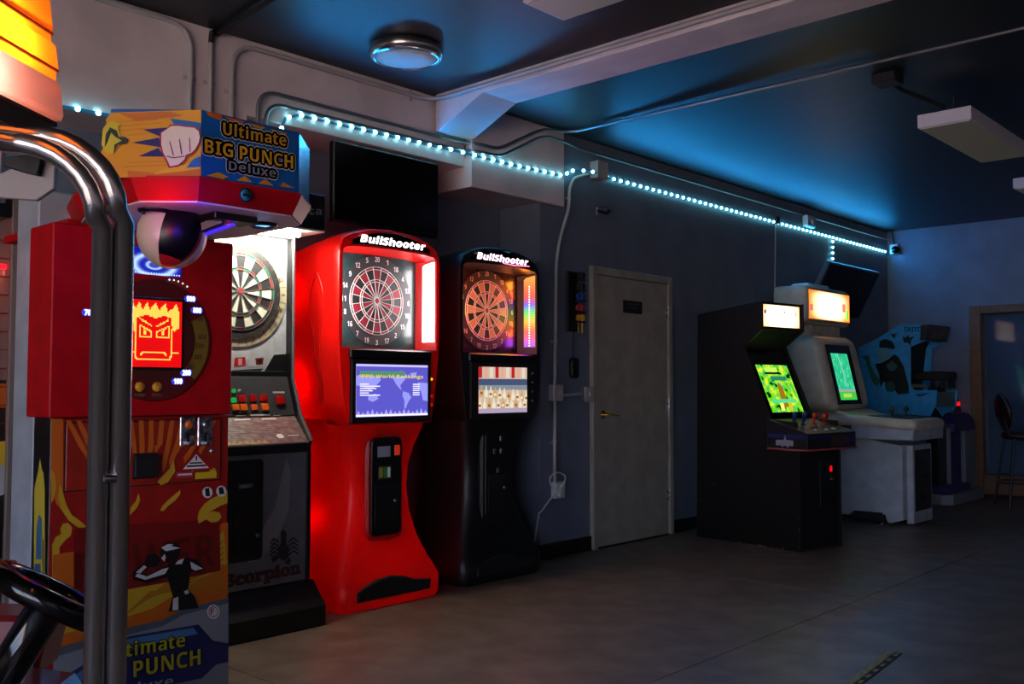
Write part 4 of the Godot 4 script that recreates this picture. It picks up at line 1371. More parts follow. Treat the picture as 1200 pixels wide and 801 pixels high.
	for k in 17:
		var x := lerpf(0.285, -0.285, k / 16.0)
		sg.append_array([x, 2.082 - 0.065 * pow(x / 0.285, 2)])
	for k in 17:
		var x := lerpf(-0.285, 0.285, k / 16.0)
		sg.append_array([x, 1.999 - 0.008 * pow(x / 0.285, 4)])
	extr(st, pv(sg), Vector3(0, 0, -0.002), Vector3.RIGHT, Vector3.UP, Vector3(0, 0, 0.012), 0.003)
	obj("sign_plate", st, M.black_gloss, t)
	st = ST()
	var word := "BullShooter"
	var g := glyphs(word)
	text(st, word, Vector3(-0.235, 2.008, 0.012), Vector3(0.47, 0, 0), Vector3(0.012, 0.044, 0), Color.WHITE, 0.0012)
	obj("sign_lettering", st, glow(Color(1.0, 0.96, 0.97), 3.2) if red else glow(Color(1.0, 0.82, 0.92), 3.2), t)
	area(t, Vector3(0, 2.03, 0.016), Vector3.BACK, Vector3.UP, 0.46, 0.04, Color(1, 0.95, 0.96), 0.004)
	if not red:
		st = ST()
		tube(st, [Vector3(0.0, 2.003, 0.014), Vector3(0.1, 1.997, 0.014), Vector3(0.25, 2.004, 0.014)], 0.004, 6)
		obj("sign_swash", st, glow(Color(1.0, 0.45, 0.6), 2.4), t)
	if red:      # lamps inside the translucent shell
		for q in [Vector3(-0.16, 0.45, -0.36), Vector3(-0.05, 0.85, -0.40), Vector3(-0.27, 1.25, -0.40), Vector3(-0.24, 1.75, -0.40), Vector3(0.1, 0.2, -0.30)]:
			st = ST()
			lathe(st, [0.001, -0.03, 0.014, -0.02, 0.016, 0.0, 0.014, 0.02, 0.001, 0.03], q, Vector3.UP, 10, false)
			obj("inner_lamp", st, glow(Color(1.0, 0.4, 0.3), 3.0), t)
			omni(t, q, Color(1.0, 0.55, 0.42), 0.085 if q.y > 1.0 else 0.03, 0.016)
	# screen
	st = ST()
	bx(st, -0.292, 0.292, 1.01, 1.365, -0.03, 0.016, 0.006)
	obj("screen_bezel", st, M.black_matte, t)
	st = ST()
	bx(st, -0.30, 0.30, 1.365, 1.42, -0.06, 0.014, 0.008)
	obj("bezel_shelf", st, M.black, t)
	var sx := 0.262 if red else 0.225
	var mm: Material = glow_tex(map_screen(), 1.25) if red else glow_tex(bottle_screen(), 0.85)
	panel("screen", t, Vector3(-sx, 1.045, 0.0175), Vector3(sx, 1.045, 0.0175), Vector3(sx, 1.335, 0.0175), Vector3(-sx, 1.335, 0.0175), mm, 0.002)
	area(t, Vector3(0, 1.19, 0.024), Vector3.BACK, Vector3.UP, sx * 2, 0.28, Color(0.62, 0.6, 1.0) if red else Color(1.0, 0.88, 0.8), 0.022)
	if red:
		st = ST()
		text(st, "PPD World Rankings", Vector3(-0.225, 1.252, 0.0185), Vector3(0.45, 0, 0), Vector3(0, 0.027, 0), Color.WHITE)
		text(st, "19", Vector3(-0.243, 1.262, 0.0185), Vector3(0.014, 0, 0), Vector3(0, 0.016, 0), Color.WHITE)
		obj("screen_title", st, glow(Color(0.95, 0.85, 0.25), 1.0), t)
		for k in 4:
			st = ST()
			lathe(st, [0.008, 0, 0.008, 0.006, 0.006, 0.009, 0.0005, 0.01], Vector3(0.305, 1.255 - k * 0.05, 0.0), Vector3(0.3, 0, 1), 12, false)
			obj("player_button_light", st, glow([Color(1.0, 0.8, 0.1), Color(0.1, 0.3, 0.1), Color(1, 0.1, 0.1), Color(1, 0.1, 0.1)][k], [1.0, 0.15, 0.5, 0.5][k]), t)
	else:
		for k in 4:
			st = ST()
			lathe(st, [0.008, 0, 0.008, 0.006, 0.006, 0.009, 0.0005, 0.01], Vector3(0.278, 1.30 - k * 0.06, 0.014), Vector3.BACK, 12, false)
			obj("player_button", st, M.steel, t)
	# coin panel with its raised surround
	st = ST()
	var pr := rrect(-0.135, 0.135, 0.335, 0.955, 0.06, 6)
	extr(st, pr, Vector3(0, 0, -0.12), Vector3.RIGHT, Vector3.UP, Vector3(0, 0, 0.075), 0.014)
	obj("panel_surround", st, shell, t)
	st = ST()
	extr(st, rrect(-0.11, 0.11, 0.375, 0.925, 0.035, 6), Vector3(0, 0, -0.06), Vector3.RIGHT, Vector3.UP, Vector3(0, 0, 0.026), 0.004)
	obj("coin_panel", st, M.black, t)
	st = ST()
	bx(st, -0.085, 0.088, 0.42, 0.655, -0.036, -0.031, 0.002)
	obj("cash_door", st, M.black_matte, t)
	st = ST()
	lathe(st, [0.012, 0, 0.011, 0.006, 0.001, 0.008], Vector3(0.06, 0.565, -0.031), Vector3.BACK, 12, false)
	obj("lock", st, M.steel, t)
	if red:
		st = ST()
		bx(st, -0.07, 0.025, 0.815, 0.875, -0.036, -0.032, 0.001)
		obj("sticker", st, mat(Color(0.66, 0.68, 0.76), 0.4), t)
		st = ST()
		bx(st, 0.055, 0.095, 0.82, 0.878, -0.036, -0.031, 0.002)
		obj("coin_light", st, glow(Color(1.0, 0.25, 0.12), 0.35), t)
		st = ST()
		bx(st, -0.06, 0.03, 0.69, 0.765, -0.036, -0.030, 0.003)
		obj("bill_slot", st, mat(Color(0.30, 0.32, 0.22), 0.4), t)
		for k in 3:
			st = ST()
			bx(st, -0.055 + k * 0.028, -0.035 + k * 0.028, 0.70, 0.755, -0.0305, -0.029, 0)
			obj("bill_light", st, glow([Color(0.5, 0.45, 0.1), Color(0.1, 0.4, 0.2), Color(0.7, 0.75, 0.7)][k], 0.25), t)
	else:
		for q in [[-0.03, 0.80], [0.03, 0.80], [0.0, 0.68], [0.03, 0.88]]:
			st = ST()
			bx(st, q[0] - 0.012, q[0] + 0.012, q[1] - 0.016, q[1] + 0.016, -0.036, -0.028, 0.002)
			obj("coin_slot", st, M.steel, t)
	# tread at the foot
	st = ST()
	extr(st, pv([-0.265, 0.05, 0.262, 0.05, 0.27, 0.105, 0.14, 0.122, 0.07, 0.148, -0.02, 0.163, -0.12, 0.155, -0.22, 0.125, -0.262, 0.105]), Vector3(0, 0, 0.02), Vector3.RIGHT, Vector3.UP, Vector3(0, 0, 0.03), 0.008)
	obj("foot_tread", st, M.rubber, t)

# ---------------------------------------------------------------- the older machine with the lit white board
func marble() -> ImageTexture:
	var img := picture(512, 192, Color(0.48, 0.42, 0.40))
	var n := FastNoiseLite.new()
	n.seed = 4
	n.frequency = 0.02
	n.fractal_octaves = 4
	for y in 192:
		for x in 512:
			var v := n.get_noise_2d(x, y * 1.6)
			var c := Color(0.56, 0.52, 0.50).lerp(Color(0.40, 0.26, 0.25), clampf(x / 512.0 * 0.8 + v * 0.7, 0, 1))
			img.set_pixel(x, y, c)
	for k in 7:
		irect(img, 0.05 + 0.02 * (k % 3), 0.18 + k * 0.08, 0.30 + 0.1 * (k % 2), 0.018, Color(0.30, 0.24, 0.24))
		irect(img, 0.50, 0.20 + k * 0.08, 0.36 - 0.05 * (k % 3), 0.016, Color(0.32, 0.24, 0.24))
	for k in 3:
		irect(img, 0.10 + k * 0.27, 0.06, 0.16, 0.05, Color(0.88, 0.86, 0.84))
	for k in 9:
		ipoly(img, [0.05 + k * 0.06, 0.97, 0.08 + k * 0.06, 0.84, 0.11 + k * 0.06, 0.97], Color(0.74, 0.58, 0.30))
	ipoly(img, [0.70, 0.74, 0.72, 0.66, 0.76, 0.66, 0.78, 0.74, 0.76, 0.82, 0.72, 0.82], Color(0.92, 0.92, 0.9))
	irect(img, 0.82, 0.72, 0.12, 0.04, Color(0.8, 0.76, 0.74))
	return ImageTexture.create_from_image(img)
func scorpion_machine() -> void:
	var P := Vector3(2.65, 0, -4.17)
	var t := thing("old_dart_machine", "older black and grey dart machine with bright white board and button shelf", "dart machine", P)
	var L := func(w: Vector3) -> Vector3: return w - P
	var st := ST()
	var side := pv([0.012, 0.0, 0.012, 0.905, 0.03, 0.93, -0.075, 1.07, -0.145, 1.26, -0.15, 2.02, -0.6, 2.02, -0.6, 0.0])
	for s in [-1.0, 1.0]:
		st = ST()
		extr(st, side, Vector3(s * 0.30 - 0.012, 0, 0), Vector3.BACK, Vector3.UP, Vector3(0.024, 0, 0), 0.002)
		obj("side_panel", st, M.black, t)
		st = ST()
		tube(st, [Vector3(s * 0.30, 0.93, 0.032), Vector3(s * 0.30, 1.07, -0.072), Vector3(s * 0.30, 1.26, -0.142), Vector3(s * 0.30, 2.015, -0.147)], 0.009, 8)
		obj("edge_moulding", st, M.conduit_metal, t)
	st = ST()
	extr(st, pv([0.0, 0.02, 0.0, 0.90, -0.11, 1.05, -0.18, 1.26, -0.21, 1.28, -0.21, 2.0, -0.58, 2.0, -0.58, 0.02]), Vector3(-0.29, 0, 0), Vector3.BACK, Vector3.UP, Vector3(0.58, 0, 0), 0.001)
	obj("carcass", st, M.black, t)
	st = ST()
	extr(st, pv([0.0, 0.0, 0.13, 0.0, 0.13, 0.10, 0.02, 0.215, 0.0, 0.215]), Vector3(-0.325, 0, 0), Vector3.BACK, Vector3.UP, Vector3(0.655, 0, 0), 0.006)
	obj("plinth", st, M.black, t)
	st = ST()
	bx(st, -0.286, 0.286, 0.218, 0.875, 0.0, 0.008, 0.002)
	obj("front_panel", st, mat(Color(0.46, 0.49, 0.51), 0.42, 0, M.mottle, 2), t)
	st = ST()
	bx(st, -0.29, 0.29, 0.875, 0.925, -0.03, 0.026, 0.006)
	obj("shelf_edge", st, M.black, t)
	var F := Vector3(0, 0, -4.162)
	var N := Vector3(0, 0, 1)
	var bug := [["8d9295", zq([120, 560, 150, 480, 200, 400, 232, 255, 244, 300, 240, 400, 210, 480, 160, 545], 240, 430, 2.427)], ["6d7479", zq([90, 470, 150, 440, 205, 360, 160, 470, 110, 540], 240, 430, 2.427)],
		["1c1f22", zq([222, 460, 232, 470, 232, 500, 240, 515, 238, 540, 225, 552, 210, 540, 208, 515, 216, 500, 216, 470], 240, 430, 2.427)], ["1c1f22", zq([205, 548, 195, 556, 188, 548, 192, 538, 200, 532, 214, 540], 240, 430, 2.427)], ["1c1f22", zq([240, 540, 246, 550, 240, 562, 226, 556, 232, 548], 240, 430, 2.427)]]
	for k in 4:
		var yy := 488.0 + k * 12
		bug.append(["1c1f22", zq([212, yy + 8, 196, yy - 4, 184, yy + 12, 186, yy + 16, 197, yy + 3, 211, yy + 13], 240, 430, 2.427)])
		bug.append(["1c1f22", zq([236, yy + 8, 252, yy - 6, 266, yy + 6, 265, yy + 10, 252, yy, 237, yy + 13], 240, 430, 2.427)])
	art("front_artwork", t, F, N, bug, M.print)
	st = ST()
	ptext(st, t, "Scorpion", F, N, 264, 692, 352, 675, 19, "17191a", 0.004, 0.004, true)
	ptext(st, t, "Scorpion", F, N, 264, 692, 352, 675, 19, "59262c", 0.0046, 0.0, true)
	obj("front_lettering", st, M.print, t)
	var a: Vector3 = L.call(wz(307, 652, -4.155))
	var c: Vector3 = L.call(wz(303, 538, -4.155))
	st = ST()
	extr(st, rrect(-0.25, a.x, a.y - 0.01, c.y, 0.02, 4), Vector3(0, 0, 0.006), Vector3.RIGHT, Vector3.UP, Vector3(0, 0, 0.016), 0.004)
	obj("coin_panel", st, M.black, t)
	st = ST()
	bx(st, a.x - 0.14, a.x - 0.06, c.y - 0.135, c.y - 0.115, 0.02, 0.028, 0.002)
	obj("coin_slot", st, M.steel, t)
	st = ST()
	bx(st, a.x - 0.17, a.x - 0.02, a.y + 0.03, a.y + 0.26, 0.02, 0.026, 0.003)
	obj("cash_door", st, M.black_matte, t)
	st = ST()
	lathe(st, [0.011, 0, 0.010, 0.006, 0.001, 0.007], Vector3(a.x - 0.035, a.y + 0.11, 0.026), Vector3.BACK, 12, false)
	obj("lock", st, M.steel, t)
	# printed shelf
	var tm := mat(Color(1, 1, 1), 0.32)
	tm.albedo_texture = marble()
	panel("printed_shelf", t, Vector3(-0.287, 0.926, 0.022), Vector3(0.287, 0.926, 0.022), Vector3(0.287, 1.056, -0.105), Vector3(-0.287, 1.056, -0.105), tm, 0.006)
	# button board
	var e0 := Vector3(0, 1.06, -0.106)
	var e1 := Vector3(0, 1.262, -0.176)
	var n2 := Vector3(0, e0.z - e1.z, e1.y - e0.y).normalized()
	st = ST()
	box(st, (e0 + e1) / 2 - n2 * 0.006, Vector3(0.574, e0.distance_to(e1), 0.018), 0.002, Basis(Vector3.RIGHT, (e1 - e0).normalized(), n2))
	obj("button_board", st, mat(Color(0.22, 0.22, 0.23), 0.4, 0, M.mottle, 3), t)
	var bb := Basis(Vector3.RIGHT, (e1 - e0).normalized(), n2)
	var pl := P + (e0 + e1) / 2 + n2 * 0.003
	var redb := mat(Color(0.62, 0.05, 0.05), 0.3)
	var orb := mat(Color(0.85, 0.38, 0.12), 0.3)
	for q in [[273.5, 469, 0, 0.013], [283, 467, 1, 0.02], [296, 466.5, 1, 0.02], [308.5, 466.5, 1, 0.02], [275.5, 477.5, 2, 0.018], [285, 477.5, 2, 0.02], [297.5, 477.5, 2, 0.017], [310, 477, 2, 0.02], [328, 469, 3, 0.026], [273.5, 458, 0, 0.010]]:
		var w: Vector3 = L.call(onp(q[0], q[1], pl, n2))
		st = ST()
		box(st, w + n2 * 0.003, Vector3(q[3] * 2.1, q[3] * 1.9, 0.016), 0.003, bb)
		obj("player_button_light" if q[2] == 0 else "player_button", st, glow(Color(0.1, 0.8, 0.3), 0.5) if q[2] == 0 else (orb if q[2] == 2 else redb), t)
	var w2: Vector3 = L.call(onp(281, 458.5, pl, n2))
	st = ST()
	lathe(st, [0.012, 0, 0.011, 0.006, 0.001, 0.008], w2, n2, 12, false)
	obj("lock", st, M.steel, t)
	for q in [[319, 459.5, 15, 2.2], [293, 486, 24, 2.0], [276, 487, 12, 0.8], [320, 486.5, 9, 0.8]]:
		var w: Vector3 = L.call(onp(q[0] + q[2] / 2.0, q[1], pl, n2))
		st = ST()
		box(st, w + n2 * 0.0008, Vector3(q[2] * 0.0048, q[3] * 0.0042, 0.0012), 0.0, bb)
		obj("button_print", st, mat(Color(0.75, 0.74, 0.70), 0.5), t)
	# white board face
	st = ST()
	bx(st, -0.288, 0.288, 1.292, 2.0, -0.211, -0.190, 0.002)
	obj("board_face", st, mat(Color(0.84, 0.86, 0.86), 0.4, 0, M.mottle, 3), t)
	st = ST()
	bx(st, -0.288, 0.288, 1.262, 1.292, -0.211, -0.186, 0.002)
	obj("lower_strip", st, M.black, t)
	art("strip_artwork", t, Vector3(0, 0, -4.36), N, [["b9bdbc", [272, 439, 306, 437.5, 313, 432, 313, 420, 272, 421]], ["2c2c2c", [272, 437, 305, 435.5, 309, 431.5, 272, 433.5]], ["1a1a1c", [309, 436, 321, 415.5, 336, 414.5, 336, 436]],
		["c8c8c8", [292, 418, 311, 416.5, 311, 428.5, 292, 429.5]], ["7a2a20", [299, 419.5, 309, 418.7, 308, 427, 300, 427.5]], ["1c1c1c", [302, 421, 307, 420.6, 306, 426, 303, 426.2]], ["c02030", [275, 419, 287, 418, 288, 428, 274, 429]], ["e8b0a0", [279, 420, 283.5, 419.7, 283.5, 427.4, 279, 427.7]]], M.print)
	var bc := Vector3(0.0, 1.70, -0.190)
	st = ST()
	lathe(st, [0.285, 0, 0.285, 0.004, 0.24, 0.005, 0.0005, 0.005], bc, Vector3.BACK, 60, false, false)
	obj("number_ring", st, mat(Color(0.80, 0.76, 0.62), 0.45), t)
	dartboard(t, bc + Vector3(0, 0, 0.004), 0.2, [srgb("2a2a28"), srgb("ece4c8"), srgb("b03a2c"), srgb("2c7a52")], mat(Color(0.55, 0.55, 0.55), 0.4, 0.6), srgb("4c463a"), 1.2, srgb("2c2c2c"))
	st = ST()
	for i in 20:
		var an := PI / 2 - (i - 0.5) * TAU / 20
		box(st, bc + Vector3(cos(an), sin(an), 0) * 0.262 + Vector3(0, 0, 0.0055), Vector3(0.04, 0.002, 0.001), 0.0, Basis(Vector3.BACK, an))
		var am := PI / 2 - i * TAU / 20
		var pn := bc + Vector3(cos(am), sin(am), 0) * 0.262 + Vector3(0, 0, 0.006)
		var wn: float = 0.012 * NUM[i].length()
		var rx := Basis(Vector3.BACK, am - PI / 2) * Vector3.RIGHT
		var ry := Basis(Vector3.BACK, am - PI / 2) * Vector3.UP
		text(st, NUM[i], pn - rx * wn / 2 - ry * 0.011, rx * wn, ry * 0.022, srgb("4c463a"), 0, true)
	obj("ring_numbers", st, mat(Color(0.28, 0.26, 0.22), 0.5), t)
	# lamp over the board and sign box on top
	st = ST()
	bx(st, -0.30, 0.41, 2.035, 2.045, -0.45, -0.02, 0.002)
	obj("sign_underside", st, mat(Color(0.86, 0.86, 0.84), 0.45), t)
	st = ST()
	bx(st, -0.30, 0.41, 2.045, 2.235, -0.45, -0.02, 0.004)
	obj("sign_box", st, M.black, t)
	st = ST()
	ptext(st, t, "ca", Vector3(0, 0, -4.19), N, 362, 251, 377, 252, 7, "6c6e70", 0.002)
	obj("sign_lettering", st, M.print, t)
	st = ST()
	bx(st, -0.29, 0.29, 2.0, 2.036, -0.21, -0.13, 0.003)
	obj("lamp_housing", st, M.enamel, t)
	st = ST()
	tube(st, [Vector3(-0.28, 2.015, -0.07), Vector3(0.28, 2.015, -0.07)], 0.013, 10)
	obj("lamp_tube", st, glow(Color(1.0, 0.98, 0.92), 90.0), t)
	area(t, Vector3(0, 1.998, -0.07), Vector3(0, -0.9, -0.45), Vector3.BACK, 0.54, 0.024, Color(1.0, 0.98, 0.93), 0.7)
# ================================================================ upright cabinets
func fight_screen() -> ImageTexture:
	var img := picture(256, 256, Color(0.35, 0.72, 0.12))
	var n := FastNoiseLite.new()
	n.seed = 8
	n.frequency = 0.016
	for y in 256:
		for x in 256:
			var v := n.get_noise_2d(x, y)
			var w := n.get_noise_2d(x * 2.3 + 300, y * 2.3)
			var c := Color(0.30, 0.80, 0.10).lerp(Color(0.85, 0.92, 0.15), clampf(v * 2.0 + 0.4, 0, 1))
			if w > 0.28:
				c = Color(0.25, 0.75, 0.55)
			if v < -0.38:
				c = Color(0.05, 0.12, 0.02)
			img.set_pixel(x, y, c)
	irect(img, 0.22, 0.06, 0.4, 0.10, Color(0.75, 0.95, 0.35))
	irect(img, 0.18, 0.17, 0.5, 0.045, Color(0.05, 0.06, 0.03))
	irect(img, 0.30, 0.26, 0.5, 0.09, Color(0.15, 0.50, 0.40))
	ipoly(img, [0.36, 0.9, 0.40, 0.5, 0.46, 0.38, 0.54, 0.5, 0.56, 0.9], Color(0.62, 0.42, 0.10))
	irect(img, 0.1, 0.74, 0.75, 0.08, Color(0.30, 0.85, 0.55))
	irect(img, 0.3, 0.82, 0.12, 0.16, Color(0.95, 0.95, 0.45))
	irect(img, 0.58, 0.80, 0.10, 0.18, Color(0.80, 0.75, 0.2))
	return ImageTexture.create_from_image(img)
func shooter_screen() -> ImageTexture:
	var img := picture(192, 256, Color(0.10, 0.62, 0.42))
	var n := FastNoiseLite.new()
	n.seed = 18
	n.frequency = 0.03
	for y in 256:
		for x in 192:
			img.set_pixel(x, y, Color(0.08, 0.62, 0.40).lerp(Color(0.30, 0.80, 0.62), clampf(n.get_noise_2d(x * 2.0, y * 0.6) + 0.4, 0, 1)))
	ipoly(img, [0.34, 0.0, 0.42, 0.0, 0.52, 0.4, 0.50, 0.72, 0.42, 0.72, 0.44, 0.4], Color(0.40, 0.74, 0.66))
	for k in 7:
		irect(img, 0.1 + 0.12 * k, 0.12 + 0.09 * ((k * 5) % 7), 0.03, 0.04, Color(0.7, 0.85, 0.7))
	irect(img, 0, 0.78, 1, 0.05, Color(0.60, 0.55, 0.62))
	irect(img, 0, 0.83, 1, 0.17, Color(0.22, 0.70, 0.25))
	irect(img, 0.2, 0.87, 0.5, 0.08, Color(0.62, 0.78, 0.25))
	return ImageTexture.create_from_image(img)
func hot_sign(warm: float) -> ImageTexture:
	var img := picture(256, 96, Color.WHITE)
	for y in 96:
		for x in 256:
			var dx := (x - 128) / 128.0
			var dy := (y - 48) / 48.0
			var e := clampf(pow(absf(dx), 2.5) * warm + pow(absf(dy), 5) * 0.55 * warm, 0, 1)
			img.set_pixel(x, y, Color(1.0, 0.97, 0.88).lerp(Color(0.95, 0.42, 0.12), e))
	return ImageTexture.create_from_image(img)
func stick(t: Node3D, at: Vector3, up: Vector3, col: Color, ball: bool) -> void:
	var st := ST()
	lathe(st, [0.028, 0, 0.028, 0.003, 0.010, 0.008, 0.006, 0.02, 0.006, 0.045], at, up, 12, false)
	var m := mat(col, 0.3)
	if ball:
		lathe(st, [0.006, 0.035, 0.018, 0.042, 0.026, 0.062, 0.018, 0.082, 0.001, 0.09], at, up, 14, false)
	else:
		lathe(st, [0.010, 0.02, 0.015, 0.045, 0.021, 0.085, 0.017, 0.1, 0.001, 0.105], at, up, 14, false)
	obj("joystick", st, m, t)
func black_cabinet() -> void:
	var turn := deg_to_rad(-8.0)
	var rt := Vector3(cos(turn), 0, -sin(turn))
	var P := fl(938, 647) + rt * 0.275
	P.y = 0
	var t := thing("arcade_cabinet", "black upright arcade cabinet with glowing green screen and two-player panel", "arcade cabinet", P, turn)
	var st: SurfaceTool
	var prof := pv([0.0, 0.0, 0.0, 0.76, -0.02, 0.95, -0.235, 0.965, -0.475, 1.53, -0.31, 1.65, -0.31, 1.87, -0.94, 1.80, -0.97, 0.0])
	for s in [-1.0, 1.0]:
		st = ST()
		extr(st, prof, Vector3(s * 0.266 - 0.01, 0, 0), Vector3.BACK, Vector3.UP, Vector3(0.02, 0, 0), 0.002)
		obj("side_panel", st, M.black, t)
	st = ST()
	extr(st, pv([-0.03, 0.015, -0.03, 0.76, -0.26, 0.94, -0.50, 1.50, -0.345, 1.655, -0.345, 1.84, -0.93, 1.775, -0.95, 0.015]), Vector3(-0.256, 0, 0), Vector3.BACK, Vector3.UP, Vector3(0.512, 0, 0), 0.001)
	obj("carcass", st, M.black_matte, t)
	# lit sign
	st = ST()
	bx(st, -0.256, 0.256, 1.655, 1.675, -0.35, -0.312, 0.002)
	bx(st, -0.256, 0.256, 1.845, 1.865, -0.35, -0.312, 0.002)
	obj("sign_frame", st, M.black, t)
	panel("lit_sign", t, Vector3(-0.252, 1.675, -0.318), Vector3(0.225, 1.675, -0.318), Vector3(0.225, 1.845, -0.318), Vector3(-0.252, 1.845, -0.318), glow_tex(hot_sign(0.5), 2.6), 0.004)
	st = ST()
	for q in [[-0.235, 1.775, 0.022, 0.03], [-0.05, 1.79, 0.01, 0.02], [0.02, 1.785, 0.012, 0.018], [0.175, 1.765, 0.01, 0.035]]:
		bx(st, q[0], q[0] + q[2], q[1], q[1] + q[3], -0.3178, -0.3172, 0)
	obj("sign_print", st, mat(Color(0.12, 0.07, 0.04), 0.6), t)
	area(t, Vector3(-0.01, 1.76, -0.31), Vector3.BACK, Vector3.UP, 0.47, 0.16, Color(1.0, 0.86, 0.66), 0.02)
	# monitor
	var d := Vector3(0, 0.565, -0.24).normalized()
	var n := Vector3(0, 0.24, 0.565).normalized()
	var o := Vector3(0, 0.955, -0.236) - n * 0.02
	st = ST()
	box(st, o + d * 0.30, Vector3(0.512, 0.60, 0.012), 0.002, Basis(Vector3.RIGHT, d, n))
	obj("monitor_bezel", st, M.black_gloss, t)
	var q0 := o + d * 0.07 + n * 0.008
	curved_panel("monitor_screen", t, q0 + Vector3(-0.205, 0, 0), q0 + Vector3(0.205, 0, 0), q0 + Vector3(0.205, 0, 0) + d * 0.40, q0 + Vector3(-0.205, 0, 0) + d * 0.40, 0.016, glow_tex(fight_screen(), 1.15))
	area(t, q0 + d * 0.2 + n * 0.03, n, d, 0.38, 0.36, Color(0.62, 1.0, 0.25), 0.02)
	# control panel
	st = ST()
	extr(st, pv([-0.25, 0.745, 0.10, 0.745, 0.10, 0.865, -0.235, 0.962, -0.25, 0.962]), Vector3(-0.315, 0, 0), Vector3.BACK, Vector3.UP, Vector3(0.64, 0, 0), 0.004)
	obj("control_panel", st, mat(Color(0.06, 0.06, 0.075), 0.4), t)
	var pn := Vector3(0, 0.335, 0.097).normalized()
	st = ST()
	var tp := Vector3(0.005, 0.9145, -0.067) + pn * 0.001
	box(st, tp, Vector3(0.636, 0.345, 0.004), 0.001, Basis(Vector3.RIGHT, Vector3(0, 0.097, -0.335).normalized(), pn))
	obj("panel_top", st, mat(Color(0.30, 0.25, 0.21), 0.45, 0, M.mottle, 4), t)
	st = ST()
	tube(st, [Vector3(-0.318, 0.747, -0.245), Vector3(-0.318, 0.747, 0.103), Vector3(0.328, 0.747, 0.103)], 0.008, 8)
	obj("red_trim", st, mat(Color(0.55, 0.22, 0.24), 0.4), t)
	for q in [[-0.31, 0.02, 0.83, 0.85, 0.1002, 0.1012], [0.20, 0.32, 0.80, 0.85, 0.1002, 0.1012], [-0.3162, -0.3152, 0.83, 0.86, -0.24, 0.095]]:
		st = ST()
		bx(st, q[0], q[1], q[2], q[3], q[4], q[5], 0)
		obj("blue_stripe", st, mat(Color(0.08, 0.13, 0.36), 0.4), t)
	st = ST()
	bx(st, -0.01, 0.19, 0.77, 0.845, 0.1002, 0.1012, 0)
	obj("wood_stripe", st, mat(Color(0.30, 0.20, 0.12), 0.5), t)
	for q in [[Vector3(-0.3165, 0.80, -0.09), Vector3(0, 0, 1)], [Vector3(0.2, 0.81, 0.1016), Vector3(1, 0, 0)]]:
		st = ST()
		var sp := PackedVector2Array()
		for k in 10:
			sp.append(Vector2.from_angle(PI / 2 + TAU * k / 10) * (0.055 if k % 2 == 0 else 0.02))
		extr(st, sp, q[0], q[1], Vector3.UP, (Vector3(-0.001, 0, 0) if q[1].z > 0 else Vector3(0, 0, 0.001)), 0)
		if q[1].z > 0:
			bx(st, -0.3172, -0.3166, 0.775, 0.815, -0.17, -0.02, 0)
		obj("star_emblem", st, mat(Color(0.55, 0.55, 0.60) if q[1].z > 0 else Color(0.20, 0.25, 0.34), 0.4), t)
	for q in [[-0.20, Color(0.05, 0.14, 0.42), false], [-0.075, Color(0.05, 0.14, 0.42), false], [0.07, Color(0.72, 0.04, 0.07), true], [0.20, Color(0.72, 0.04, 0.07), true]]:
		stick(t, Vector3(q[0], 0.925, -0.10), pn, q[1], q[2])
	for q in [[-0.13, 0.045], [0.02, 0.045], [-0.02, -0.03], [0.13, 0.03], [0.26, 0.0], [0.17, -0.06]]:
		st = ST()
		lathe(st, [0.017, 0, 0.016, 0.006, 0.012, 0.008, 0.0005, 0.008], Vector3(q[0], 0.9165 - (q[1] + 0.067) * 0.29, q[1]) + pn * 0.003, pn, 12, false)
		obj("push_button", st, M.white_plastic if q[1] > 0.02 else mat(Color(0.5, 0.22, 0.1), 0.4), t)
	# coin door low on the front
	st = ST()
	bx(st, 0.02, 0.235, 0.30, 0.66, -0.032, -0.018, 0.003)
	obj("coin_door", st, M.black, t)
	for q in [[0.165, 0.585, 1], [0.085, 0.585, 0]]:
		st = ST()
		bx(st, q[0] - 0.014, q[0] + 0.014, q[1] - 0.022, q[1] + 0.022, -0.02, -0.012, 0.004)
		obj("coin_light" if q[2] else "coin_slot", st, glow(Color(1.0, 0.03, 0.08), 1.0) if q[2] else M.black_gloss, t)
	st = ST()
	bx(st, 0.15, 0.20, 0.50, 0.515, -0.02, -0.012, 0.001)
	obj("latch", st, M.steel, t)
	var chips := []      # worn pale chips along the bottom edge of the side
	var rng := RandomNumberGenerator.new()
	rng.seed = 5
	for k in 16:
		var u := rng.randf_range(833, 932)
		var v := 630.5 + (u - 817) * 0.135 - rng.randf_range(0.3, 2.2)
		var w := rng.randf_range(0.6, 2.4)
		chips.append(["8a8880", [u - w, v, u - w * 0.3, v - rng.randf_range(0.5, 1.4), u + w * 0.6, v - 0.5, u + w, v + 0.4, u, v + 0.7]])
	for q in [[936.5, 642], [936.8, 620], [817.5, 585], [836, 567], [937, 606]]:
		chips.append(["7c7a74", [q[0] - 0.7, q[1], q[0], q[1] - 1.2, q[0] + 0.6, q[1] + 0.2, q[0], q[1] + 1.4]])
	art("chipped_edge", t, fl(938, 647) - rt * 0.0014, -rt, chips, M.print, 0.00003)

